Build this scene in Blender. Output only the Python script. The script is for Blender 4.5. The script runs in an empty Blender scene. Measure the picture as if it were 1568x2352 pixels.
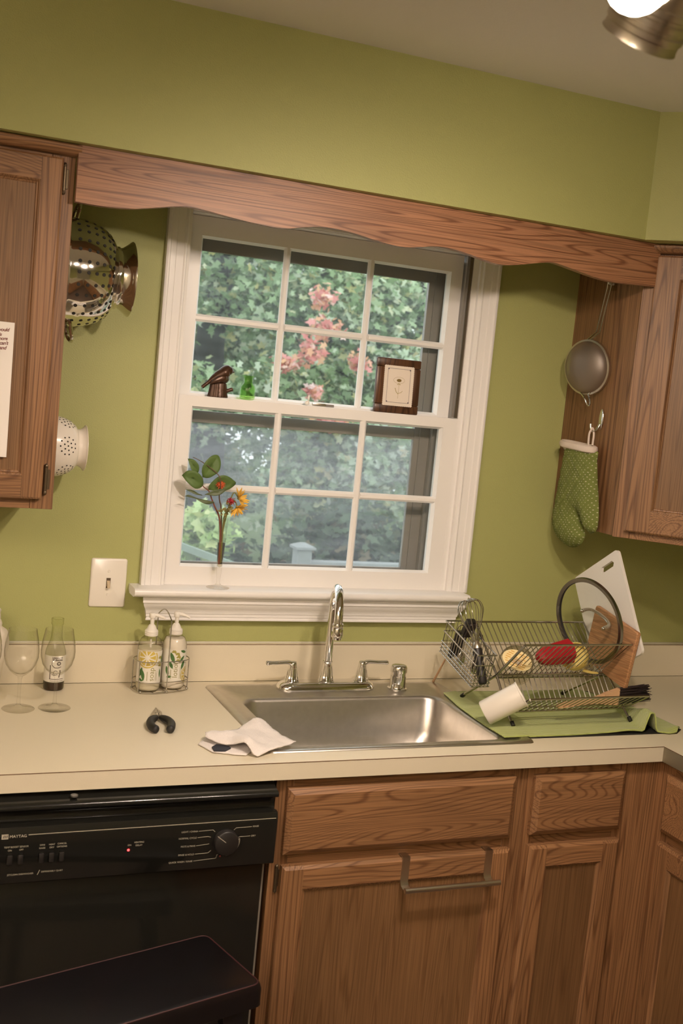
import bpy, bmesh, math, random
from mathutils import Vector, Matrix, noise, geometry
random.seed(11)
SC = bpy.context.scene
COL = SC.collection
PI = math.pi

# ------------------------------------------------------------------ camera
cam_d = bpy.data.cameras.new('camera')
cam = bpy.data.objects.new('camera', cam_d)
COL.objects.link(cam)
cam_d.sensor_fit = 'VERTICAL'
cam_d.sensor_height = 36.0
cam_d.lens = 2562.67 / 2352 * 36.0
cam_d.clip_start = 0.05
cr = Vector((0.92106088, -0.37752666, 0.09550117))
cu_ = Vector((-0.04696357, 0.13576336, 0.98962757))
cf = Vector((0.38657635, 0.91599232, -0.10731632))
m3 = Matrix((cr, cu_, -cf)).transposed()
cam.matrix_world = Matrix.Translation((-0.50936, -2.73658, 1.69155)) @ m3.to_4x4()
cam_d.dof.use_dof = True
cam_d.dof.focus_distance = 2.85
cam_d.dof.aperture_fstop = 6.3
SC.camera = cam

# ------------------------------------------------------------------ world
wd = bpy.data.worlds.new('overcast_sky')
SC.world = wd
wd.use_nodes = True
wn = wd.node_tree.nodes
wl = wd.node_tree.links
bg = wn['Background']
bg.inputs['Color'].default_value = (0.94, 0.98, 1.0, 1)
bg.inputs['Strength'].default_value = 2.5

# ------------------------------------------------------------------ exposure
SC.view_settings.view_transform = 'Standard'
SC.view_settings.look = 'None'
SC.view_settings.gamma = 1.0
SC.view_settings.use_curve_mapping = False
SC.view_settings.exposure = 0.0

LAMP_W = 45.5          # each kitchen spot lamp, watts
FILL_W = 325.0          # unseen uplighter added behind the camera to lift the ambient light
WARM = (1.0, 0.80, 0.66)

# ------------------------------------------------------------------ materials
MATS = {}


def nodes_of(name):
    m = bpy.data.materials.new(name)
    m.use_nodes = True
    nt = m.node_tree
    return m, nt, nt.nodes, nt.links, nt.nodes['Principled BSDF']


def pm(name, col, rough=0.5, metal=0.0, bump=0.0, bscale=200.0, var=0.0, vscale=20.0,
       coat=0.0, emit=None, estr=0.0, spec=0.5, sheen=0.0):
    """principled material with optional noise relief and tone variation"""
    m, nt, N, L, b = nodes_of(name)
    b.inputs['Base Color'].default_value = (*col, 1)
    b.inputs['Roughness'].default_value = rough
    b.inputs['Metallic'].default_value = metal
    b.inputs['Specular IOR Level'].default_value = spec
    b.inputs['Coat Weight'].default_value = coat
    b.inputs['Sheen Weight'].default_value = sheen
    if emit:
        b.inputs['Emission Color'].default_value = (*emit, 1)
        b.inputs['Emission Strength'].default_value = estr
    if bump or var:
        tc = N.new('ShaderNodeTexCoord')
    if bump:
        n = N.new('ShaderNodeTexNoise')
        n.inputs['Scale'].default_value = bscale
        n.inputs['Detail'].default_value = 2
        L.new(tc.outputs['Object'], n.inputs['Vector'])
        bp = N.new('ShaderNodeBump')
        bp.inputs['Strength'].default_value = bump
        bp.inputs['Distance'].default_value = 0.002
        L.new(n.outputs['Fac'], bp.inputs['Height'])
        L.new(bp.outputs['Normal'], b.inputs['Normal'])
    if var:
        n2 = N.new('ShaderNodeTexNoise')
        n2.inputs['Scale'].default_value = vscale
        n2.inputs['Detail'].default_value = 3
        L.new(tc.outputs['Object'], n2.inputs['Vector'])
        mx = N.new('ShaderNodeMix')
        mx.data_type = 'RGBA'
        mx.inputs[6].default_value = (*[c * (1 - var) for c in col], 1)
        mx.inputs[7].default_value = (*[min(1, c * (1 + var)) for c in col], 1)
        L.new(n2.outputs['Fac'], mx.inputs[0])
        L.new(mx.outputs[2], b.inputs['Base Color'])
    MATS[name] = m
    return m


def oak(name, axis, light, mid, dark, rough=0.42, along=0.55, cross=5.0, lines=24.0, wobble=0.3, pores=0.5):
    """oak: pores stretched along `axis`, cathedral growth rings; every piece is cut elsewhere in the log"""
    m, nt, N, L, b = nodes_of(name)
    tc = N.new('ShaderNodeTexCoord')
    oi = N.new('ShaderNodeObjectInfo')
    mul = N.new('ShaderNodeMath'); mul.operation = 'MULTIPLY'; mul.inputs[1].default_value = 37.0
    L.new(oi.outputs['Random'], mul.inputs[0])
    add = N.new('ShaderNodeVectorMath'); add.operation = 'ADD'
    L.new(tc.outputs['Object'], add.inputs[0]); L.new(mul.outputs[0], add.inputs[1])

    def mapped(along, cross):
        mp = N.new('ShaderNodeMapping')
        sc = [cross] * 3
        sc['xyz'.index(axis)] = along
        mp.inputs['Scale'].default_value = sc
        L.new(add.outputs[0], mp.inputs['Vector'])
        return mp

    def nz(mp, scale, detail, dist=0.0):
        n = N.new('ShaderNodeTexNoise')
        n.inputs['Scale'].default_value = scale
        n.inputs['Detail'].default_value = detail
        n.inputs['Distortion'].default_value = dist
        L.new(mp.outputs[0], n.inputs['Vector'])
        return n

    ring = nz(mapped(along, cross), 1.6, 1.0, 0.0)
    k = N.new('ShaderNodeMath'); k.operation = 'MULTIPLY'; k.inputs[1].default_value = lines
    L.new(ring.outputs['Fac'], k.inputs[0])
    wob = nz(mapped(5, 70), 1.0, 2)
    k2 = N.new('ShaderNodeMath'); k2.operation = 'MULTIPLY_ADD'; k2.inputs[1].default_value = wobble
    L.new(wob.outputs['Fac'], k2.inputs[0]); L.new(k.outputs[0], k2.inputs[2])
    fr = N.new('ShaderNodeMath'); fr.operation = 'FRACT'
    L.new(k2.outputs[0], fr.inputs[0])
    r1 = N.new('ShaderNodeValToRGB')
    e = r1.color_ramp.elements
    e[0].position = 0.0; e[0].color = (*mid, 1)
    e[1].position = 1.0; e[1].color = (*mid, 1)
    for p, c in ((0.10, light), (0.66, light), (0.82, dark), (0.90, dark)):
        x = e.new(p); x.color = (*c, 1)
    L.new(fr.outputs[0], r1.inputs['Fac'])
    pore = nz(mapped(5, 330), 1.0, 2)
    r2 = N.new('ShaderNodeValToRGB')
    e = r2.color_ramp.elements
    e[0].position = 0.42; e[0].color = (0.45, 0.45, 0.45, 1)
    e[1].position = 0.56; e[1].color = (1, 1, 1, 1)
    L.new(pore.outputs['Fac'], r2.inputs['Fac'])
    mx = N.new('ShaderNodeMix'); mx.data_type = 'RGBA'; mx.blend_type = 'MULTIPLY'
    mx.inputs[0].default_value = pores
    L.new(r1.outputs[0], mx.inputs[6]); L.new(r2.outputs[0], mx.inputs[7])
    tone = nz(mapped(0.6, 3), 1.0, 1)
    mr = N.new('ShaderNodeMapRange')
    mr.inputs['From Min'].default_value = 0.3; mr.inputs['From Max'].default_value = 0.7
    mr.inputs['To Min'].default_value = 0.78; mr.inputs['To Max'].default_value = 1.15
    L.new(tone.outputs['Fac'], mr.inputs['Value'])
    mx2 = N.new('ShaderNodeMix'); mx2.data_type = 'RGBA'; mx2.blend_type = 'MULTIPLY'
    mx2.inputs[0].default_value = 1.0
    L.new(mx.outputs[2], mx2.inputs[6]); L.new(mr.outputs[0], mx2.inputs[7])
    L.new(mx2.outputs[2], b.inputs['Base Color'])
    b.inputs['Roughness'].default_value = rough
    bp = N.new('ShaderNodeBump'); bp.inputs['Strength'].default_value = 0.25; bp.inputs['Distance'].default_value = 0.0006
    L.new(pore.outputs['Fac'], bp.inputs['Height'])
    L.new(bp.outputs['Normal'], b.inputs['Normal'])
    MATS[name] = m
    return m


def thin_glass(name, tint=(0.97, 0.98, 0.97), edge=(0.55, 0.58, 0.55), ior=1.45, rough=0.02, gain=1.0):
    """thin clear glass: sees through, darkens at grazing angles, mirrors by Fresnel"""
    m, nt, N, L, b = nodes_of(name)
    N.remove(b)
    out = N['Material Output']
    lw = N.new('ShaderNodeLayerWeight'); lw.inputs['Blend'].default_value = 0.5
    pe = N.new('ShaderNodeMath'); pe.operation = 'POWER'; pe.inputs[1].default_value = 4.0
    L.new(lw.outputs['Facing'], pe.inputs[0])
    mc = N.new('ShaderNodeMix'); mc.data_type = 'RGBA'
    mc.inputs[6].default_value = (*tint, 1); mc.inputs[7].default_value = (*edge, 1)
    L.new(pe.outputs[0], mc.inputs[0])
    tr = N.new('ShaderNodeBsdfTransparent'); L.new(mc.outputs[2], tr.inputs['Color'])
    gl = N.new('ShaderNodeBsdfGlossy'); gl.inputs['Roughness'].default_value = rough
    p5 = N.new('ShaderNodeMath'); p5.operation = 'POWER'; p5.inputs[1].default_value = 5.0
    L.new(lw.outputs['Facing'], p5.inputs[0])
    f0 = ((ior - 1) / (ior + 1)) ** 2
    g = N.new('ShaderNodeMath'); g.operation = 'MULTIPLY_ADD'
    g.inputs[1].default_value = (1 - f0) * gain * 0.8; g.inputs[2].default_value = f0 * gain
    L.new(p5.outputs[0], g.inputs[0])
    mx = N.new('ShaderNodeMixShader')
    L.new(g.outputs[0], mx.inputs[0]); L.new(tr.outputs[0], mx.inputs[1]); L.new(gl.outputs[0], mx.inputs[2])
    L.new(mx.outputs[0], out.inputs['Surface'])
    MATS[name] = m
    return m


def veil_glass(name, amount, col, streak=True):
    """window glass with a film of grime / water marks: transparent mixed with a thin scattering film"""
    m, nt, N, L, b = nodes_of(name)
    N.remove(b)
    out = N['Material Output']
    tc = N.new('ShaderNodeTexCoord')
    mp = N.new('ShaderNodeMapping'); mp.inputs['Scale'].default_value = (3, 3, 26)
    L.new(tc.outputs['Object'], mp.inputs['Vector'])
    n1 = N.new('ShaderNodeTexNoise'); n1.inputs['Scale'].default_value = 1.5; n1.inputs['Detail'].default_value = 6
    L.new(mp.outputs[0], n1.inputs['Vector'])
    n2 = N.new('ShaderNodeTexNoise'); n2.inputs['Scale'].default_value = 240; n2.inputs['Detail'].default_value = 1
    L.new(tc.outputs['Object'], n2.inputs['Vector'])
    r2 = N.new('ShaderNodeValToRGB')
    r2.color_ramp.elements[0].position = 0.68; r2.color_ramp.elements[0].color = (0, 0, 0, 1)
    r2.color_ramp.elements[1].position = 0.74; r2.color_ramp.elements[1].color = (0.35, 0.35, 0.35, 1)
    L.new(n2.outputs['Fac'], r2.inputs['Fac'])
    r1 = N.new('ShaderNodeValToRGB')
    r1.color_ramp.elements[0].position = 0.35; r1.color_ramp.elements[0].color = (0.55, 0.55, 0.55, 1)
    r1.color_ramp.elements[1].position = 0.72; r1.color_ramp.elements[1].color = (1.25, 1.25, 1.25, 1)
    L.new(n1.outputs['Fac'], r1.inputs['Fac'])
    # streaks are densest in the upper half of the pane (where it gets wiped)
    sx = N.new('ShaderNodeSeparateXYZ'); L.new(tc.outputs['Object'], sx.inputs[0])
    band = N.new('ShaderNodeMapRange')
    band.inputs['From Min'].default_value = -0.10; band.inputs['From Max'].default_value = 0.06
    band.inputs['To Min'].default_value = 0.55; band.inputs['To Max'].default_value = 1.0
    L.new(sx.outputs['Z'], band.inputs['Value'])
    mu = N.new('ShaderNodeMath'); mu.operation = 'MULTIPLY'
    L.new(r1.outputs[0], mu.inputs[0]); L.new(band.outputs[0], mu.inputs[1])
    mu2 = N.new('ShaderNodeMath'); mu2.operation = 'MULTIPLY_ADD'; mu2.inputs[1].default_value = amount
    L.new(mu.outputs[0], mu2.inputs[0])
    mu3 = N.new('ShaderNodeMath'); mu3.operation = 'MULTIPLY'; mu3.inputs[1].default_value = amount
    L.new(r2.outputs[0], mu3.inputs[0]); L.new(mu3.outputs[0], mu2.inputs[2])
    tr = N.new('ShaderNodeBsdfTransparent'); tr.inputs['Color'].default_value = (0.95, 0.97, 0.97, 1)
    tl = N.new('ShaderNodeBsdfTranslucent'); tl.inputs['Color'].default_value = (*col, 1)
    mx = N.new('ShaderNodeMixShader')
    L.new(mu2.outputs[0], mx.inputs[0]); L.new(tr.outputs[0], mx.inputs[1]); L.new(tl.outputs[0], mx.inputs[2])
    L.new(mx.outputs[0], out.inputs['Surface'])
    MATS[name] = m
    return m


def leaf_mat(name, stops, trans=0.35):
    """leaves: every leaf takes its own colour"""
    m, nt, N, L, b = nodes_of(name)
    out = N['Material Output']
    g = N.new('ShaderNodeNewGeometry')
    r = N.new('ShaderNodeValToRGB')
    e = r.color_ramp.elements
    e[0].position = stops[0][0]; e[0].color = (*stops[0][1], 1)
    e[1].position = stops[-1][0]; e[1].color = (*stops[-1][1], 1)
    for p, c in stops[1:-1]:
        x = e.new(p); x.color = (*c, 1)
    L.new(g.outputs['Random Per Island'], r.inputs['Fac'])
    L.new(r.outputs[0], b.inputs['Base Color'])
    b.inputs['Roughness'].default_value = 0.5
    tl = N.new('ShaderNodeBsdfTranslucent')
    L.new(r.outputs[0], tl.inputs['Color'])
    mx = N.new('ShaderNodeMixShader'); mx.inputs[0].default_value = trans
    L.new(b.outputs[0], mx.inputs[1]); L.new(tl.outputs[0], mx.inputs[2])
    L.new(mx.outputs[0], out.inputs['Surface'])
    MATS[name] = m
    return m


WALL = pm('green_wall_paint', (0.40, 0.415, 0.155), 0.55, bump=0.35, bscale=330)
CEIL = pm('ceiling_paint', (0.80, 0.78, 0.75), 0.8, bump=0.2, bscale=250)
TRIM = pm('white_trim_paint', (0.84, 0.825, 0.80), 0.33, bump=0.06, bscale=60)
COUNTER = pm('cream_laminate', (0.72, 0.655, 0.50), 0.42, bump=0.12, bscale=700, var=0.03, vscale=900)
SEAM = pm('laminate_seam', (0.16, 0.08, 0.04), 0.6)
CAULK = pm('white_caulk', (0.74, 0.70, 0.60), 0.5, bump=0.3, bscale=90)
OL, OM, OD = (0.310, 0.160, 0.072), (0.262, 0.130, 0.057), (0.180, 0.084, 0.036)
OAK_H = oak('oak_cathedral_across', 'x', OL, OM, OD, along=0.9, cross=6.5, lines=34.0, pores=0.5)
OAK_V = oak('oak_straight_upright', 'z', OL, OM, OD, along=0.25, cross=9.0, lines=26.0, pores=0.5)
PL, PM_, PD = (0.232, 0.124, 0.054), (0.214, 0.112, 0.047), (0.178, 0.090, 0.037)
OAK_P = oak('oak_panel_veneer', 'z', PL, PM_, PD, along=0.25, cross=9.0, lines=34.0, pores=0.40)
RL, RM, RD = (0.385, 0.188, 0.098), (0.315, 0.145, 0.070), (0.205, 0.086, 0.041)
OAK_RED = oak('oak_reddish_across', 'x', RL, RM, RD, along=0.5, cross=10.0, lines=28.0)
OAK_Y = oak('oak_cathedral_deep', 'y', OL, OM, OD, along=0.9, cross=6.5, lines=34.0, pores=0.5)
FLOORM = pm('floor_vinyl', (0.12, 0.085, 0.06), 0.5, var=0.2, vscale=12)
PLAINWALL = pm('plain_wall_paint', (0.50, 0.47, 0.36), 0.7)
STEEL = pm('brushed_stainless', (0.62, 0.59, 0.55), 0.33, 1.0, bump=0.05, bscale=500, var=0.10, vscale=60)
CHROME = pm('chrome', (0.80, 0.79, 0.77), 0.06, 1.0)
POLISH = pm('polished_steel', (0.70, 0.67, 0.62), 0.07, 1.0)
WIRE = pm('steel_wire', (0.50, 0.48, 0.44), 0.22, 1.0)
SATIN = pm('satin_nickel', (0.60, 0.55, 0.47), 0.32, 1.0)
BRONZE = pm('antique_bronze', (0.16, 0.12, 0.075), 0.38, 0.85)
BLACKG = pm('black_enamel', (0.013, 0.013, 0.011), 0.14, spec=0.5)
BLACKP = pm('black_plastic', (0.018, 0.016, 0.015), 0.42)
RUBBER = pm('black_rubber', (0.016, 0.015, 0.014), 0.55)
PRINTW = pm('cream_print', (0.50, 0.46, 0.36), 0.6)
PRINTR = pm('dull_red_print', (0.20, 0.03, 0.025), 0.6)
LED = pm('red_indicator', (0.5, 0.02, 0.02), 0.4, emit=(1, 0.03, 0.03), estr=9.0)
WHITEP = pm('white_plastic', (0.80, 0.76, 0.68), 0.3)
ALMOND = pm('almond_plastic', (0.62, 0.50, 0.33), 0.35)
ENAMELW = pm('white_enamel', (0.82, 0.77, 0.68), 0.22)
HOLE = pm('dark_hole', (0.02, 0.018, 0.014), 0.8)
PAPER = pm('white_paper', (0.83, 0.79, 0.74), 0.85)
INK = pm('brown_ink', (0.16, 0.03, 0.02), 0.8)
STORM = pm('storm_frame_paint', (0.27, 0.25, 0.23), 0.45)
TRACK = pm('aluminium_track', (0.22, 0.19, 0.16), 0.32, 0.8)
GLASS = thin_glass('clear_glass', (0.988, 0.988, 0.98), (0.66, 0.62, 0.52), gain=1.0)
PANE = thin_glass('window_glass', (0.96, 0.97, 0.96), (0.85, 0.88, 0.86), gain=0.55)
LIDG = thin_glass('lid_glass', (0.93, 0.95, 0.92), (0.45, 0.48, 0.42), gain=0.8)
GREENG = thin_glass('green_glass', (0.80, 0.93, 0.66), (0.25, 0.48, 0.12), gain=0.9)
BOTTLEG = thin_glass('bottle_glass', (0.93, 0.94, 0.86), (0.45, 0.46, 0.30), gain=0.8)
CLEARP = thin_glass('clear_plastic', (0.93, 0.92, 0.88), (0.55, 0.52, 0.45), gain=0.8, rough=0.1)
HAZE = veil_glass('hazy_storm_glass', 0.34, (0.45, 0.44, 0.48))
HAZE2 = veil_glass('cleaner_storm_glass', 0.07, (0.75, 0.77, 0.80))
FROST = pm('frosted_plastic', (0.80, 0.77, 0.70), 0.35)
MILK = pm('white_lotion', (0.84, 0.79, 0.71), 0.35)
SOAPL = pm('pale_soap', (0.70, 0.66, 0.52), 0.25)
BROWNL = pm('brown_liquid', (0.03, 0.012, 0.007), 0.12)
LABELW = pm('label_paper', (0.78, 0.75, 0.66), 0.5)
LABELG = pm('label_grey', (0.60, 0.55, 0.48), 0.5)
LBL_D = pm('label_dark_print', (0.09, 0.065, 0.05), 0.6)
LBL_LEM = pm('label_lemon', (0.62, 0.48, 0.10), 0.5)
LBL_LEM2 = pm('label_lemon_pith', (0.78, 0.66, 0.32), 0.5)
LBL_LEAF = pm('label_leaf_green', (0.07, 0.17, 0.045), 0.5)
LBL_OLV = pm('label_olive', (0.38, 0.34, 0.08), 0.5)
LBL_TXT = pm('label_olive_text', (0.30, 0.28, 0.10), 0.5)
YELLOWL = pm('yellow_label', (0.80, 0.66, 0.33), 0.5)
ORANGE = pm('orange_print', (0.66, 0.36, 0.06), 0.5)
REDP = pm('red_plastic', (0.36, 0.012, 0.02), 0.28)
YELP = pm('yellow_plastic', (0.82, 0.66, 0.20), 0.35)
CUTW = pm('white_cutting_board', (0.76, 0.73, 0.68), 0.5, bump=0.05, bscale=400)
CUTB = oak('beech_board', 'y', (0.50, 0.26, 0.12), (0.46, 0.23, 0.105), (0.40, 0.19, 0.085), 0.5)
PALEW = pm('pale_wood', (0.58, 0.36, 0.20), 0.6, var=0.12, vscale=50)
BRISTLE = pm('black_bristle', (0.022, 0.014, 0.014), 0.5)
TOWELG = None
TERRY = pm('white_terry', (0.82, 0.77, 0.74), 0.95, bump=0.9, bscale=420, sheen=0.3)
TAGB = pm('navy_tag', (0.02, 0.022, 0.032), 0.7)
CUFF = pm('mitt_binding', (0.72, 0.62, 0.54), 0.9, bump=0.4, bscale=300)
WOODFR = oak('walnut_frame', 'z', (0.12, 0.055, 0.025), (0.10, 0.043, 0.02), (0.06, 0.026, 0.012), 0.35)
BRONZEF = pm('bronze_figurine', (0.075, 0.036, 0.019), 0.33, 0.35, bump=0.5, bscale=60, var=0.45, vscale=45)
SIEVE = None
STOOLB = pm('black_stool_paint', (0.006, 0.005, 0.006), 0.34, var=0.4, vscale=20)
STOOLR = pm('worn_red_edge', (0.055, 0.016, 0.018), 0.45)
BULB = pm('lit_bulb', (1, 1, 1), 0.5, emit=(1.0, 0.86, 0.66), estr=30.0)
BAG = pm('white_film', (0.74, 0.68, 0.58), 0.55, bump=0.5, bscale=60)
LEAFV = pm('smooth_leaf', (0.095, 0.165, 0.04), 0.62, var=0.25, vscale=40)
LEAFD = pm('grey_green_leaf', (0.10, 0.13, 0.06), 0.5, var=0.2, vscale=40)
STEMM = pm('brown_stem', (0.12, 0.07, 0.035), 0.6)
STEMR = pm('red_stem', (0.20, 0.07, 0.045), 0.6)
STEMG = pm('green_stem', (0.20, 0.20, 0.06), 0.6)
PETALO = pm('orange_red_petal', (0.62, 0.11, 0.03), 0.6)
PETALR = pm('deep_red_petal', (0.35, 0.02, 0.03), 0.6)
PETALY = pm('yellow_petal', (0.80, 0.48, 0.07), 0.6)
SEPAL = pm('olive_sepal', (0.24, 0.21, 0.07), 0.7)
WATER = thin_glass('water', (0.96, 0.95, 0.86), (0.78, 0.74, 0.58), ior=1.2, gain=0.4)
BARK = pm('bark', (0.045, 0.04, 0.036), 0.9, bump=0.8, bscale=30)
FENCEM = pm('weathered_fence', (0.30, 0.31, 0.31), 0.85, var=0.2, vscale=15)
RAILM = pm('mossy_rail', (0.24, 0.30, 0.24), 0.85, var=0.2, vscale=9)
GRASS = pm('lawn', (0.10, 0.14, 0.05), 0.95, var=0.4, vscale=3)


def towel_mat():
    m, nt, N, L, b = nodes_of('green_towel_weave')
    b.inputs['Roughness'].default_value = 0.95
    b.inputs['Sheen Weight'].default_value = 0.3
    tc = N.new('ShaderNodeTexCoord')
    mp = N.new('ShaderNodeMapping'); mp.inputs['Rotation'].default_value = (0, 0, 0.10)
    L.new(tc.outputs['Object'], mp.inputs['Vector'])
    w = N.new('ShaderNodeTexWave'); w.bands_direction = 'Y'
    w.inputs['Scale'].default_value = 52; w.inputs['Distortion'].default_value = 3.5
    w.inputs['Detail'].default_value = 2; w.inputs['Detail Scale'].default_value = 0.6
    L.new(mp.outputs[0], w.inputs['Vector'])
    r = N.new('ShaderNodeValToRGB')
    r.color_ramp.elements[0].color = (0.335, 0.40, 0.10, 1); r.color_ramp.elements[0].position = 0.05
    r.color_ramp.elements[1].color = (0.40, 0.47, 0.13, 1); r.color_ramp.elements[1].position = 0.5
    L.new(w.outputs['Fac'], r.inputs['Fac']); L.new(r.outputs[0], b.inputs['Base Color'])
    bp = N.new('ShaderNodeBump'); bp.inputs['Strength'].default_value = 0.5; bp.inputs['Distance'].default_value = 0.002
    L.new(w.outputs['Fac'], bp.inputs['Height']); L.new(bp.outputs['Normal'], b.inputs['Normal'])
    return m


def mitt_mat():
    """olive green quilted cotton with rows of tiny pale dots (grid in the mitt's own plane)"""
    m, nt, N, L, b = nodes_of('dotted_green_cotton')
    b.inputs['Roughness'].default_value = 0.9
    tc = N.new('ShaderNodeTexCoord')
    mp = N.new('ShaderNodeMapping')
    mp.inputs['Rotation'].default_value = (PI / 4 + 0.1, 0, 0)
    mp.inputs['Scale'].default_value = (0.0001, 112, 112)
    L.new(tc.outputs['Object'], mp.inputs['Vector'])
    fr = N.new('ShaderNodeVectorMath'); fr.operation = 'FRACTION'
    L.new(mp.outputs[0], fr.inputs[0])
    sb = N.new('ShaderNodeVectorMath'); sb.operation = 'DISTANCE'
    sb.inputs[1].default_value = (0.0, 0.5, 0.5)
    sp = N.new('ShaderNodeSeparateXYZ'); L.new(fr.outputs[0], sp.inputs[0])
    cb = N.new('ShaderNodeCombineXYZ')
    L.new(sp.outputs['Y'], cb.inputs['Y']); L.new(sp.outputs['Z'], cb.inputs['Z'])
    L.new(cb.outputs[0], sb.inputs[0])
    lt = N.new('ShaderNodeMath'); lt.operation = 'LESS_THAN'; lt.inputs[1].default_value = 0.15
    L.new(sb.outputs['Value'], lt.inputs[0])
    mx = N.new('ShaderNodeMix'); mx.data_type = 'RGBA'
    mx.inputs[6].default_value = (0.155, 0.185, 0.040, 1); mx.inputs[7].default_value = (0.44, 0.43, 0.27, 1)
    L.new(lt.outputs[0], mx.inputs[0]); L.new(mx.outputs[2], b.inputs['Base Color'])
    return m


def sieve_mat():
    m, nt, N, L, b = nodes_of('fine_wire_mesh')
    out = N['Material Output']
    b.inputs['Base Color'].default_value = (0.40, 0.36, 0.32, 1)
    b.inputs['Metallic'].default_value = 0.85
    b.inputs['Roughness'].default_value = 0.50
    tr = N.new('ShaderNodeBsdfTransparent')
    mx = N.new('ShaderNodeMixShader'); mx.inputs[0].default_value = 0.50
    L.new(tr.outputs[0], mx.inputs[1]); L.new(b.outputs[0], mx.inputs[2])
    L.new(mx.outputs[0], out.inputs['Surface'])
    return m


TOWELG = towel_mat()
MITT = mitt_mat()
SIEVE = sieve_mat()
LF_GREEN = leaf_mat('maple_leaves_green', [(0.0, (0.15, 0.24, 0.10)), (0.3, (0.28, 0.40, 0.20)), (0.6, (0.46, 0.58, 0.36)),
                                           (0.78, (0.64, 0.72, 0.56)), (0.90, (0.62, 0.57, 0.24)), (1.0, (0.74, 0.80, 0.70))])
LF_RED = leaf_mat('maple_leaves_red', [(0.0, (0.55, 0.16, 0.14)), (0.4, (0.80, 0.34, 0.32)), (0.7, (0.72, 0.42, 0.22)), (1.0, (0.90, 0.68, 0.66))])
LF_PALE = leaf_mat('pale_leaves', [(0.0, (0.26, 0.36, 0.20)), (0.4, (0.52, 0.64, 0.44)), (0.8, (0.80, 0.86, 0.76)), (1.0, (0.66, 0.54, 0.30))])
LF_DARK = leaf_mat('dark_leaves', [(0.0, (0.03, 0.06, 0.03)), (0.5, (0.07, 0.115, 0.06)), (0.85, (0.13, 0.19, 0.11)), (1.0, (0.20, 0.15, 0.08))])
LF_YEL = leaf_mat('yellow_green_leaves', [(0.0, (0.28, 0.40, 0.14)), (0.6, (0.52, 0.66, 0.30)), (1.0, (0.70, 0.72, 0.36))])

# ------------------------------------------------------------------ object helpers
WL = {}


def thing(name, label, cat, loc=(0, 0, 0), group=None):
    o = bpy.data.objects.new(name, None)
    COL.objects.link(o)
    o.empty_display_size = 0.02
    o.location = loc
    WL[o.name] = Vector(loc)
    o['label'] = label; o['category'] = cat
    if group: o['group'] = group
    return o


def tag(o, label, cat, group=None):
    o['label'] = label; o['category'] = cat
    if group: o['group'] = group
    return o


def setting(o, label, cat):
    o['kind'] = 'structure'; o['label'] = label; o['category'] = cat
    return o


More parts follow.
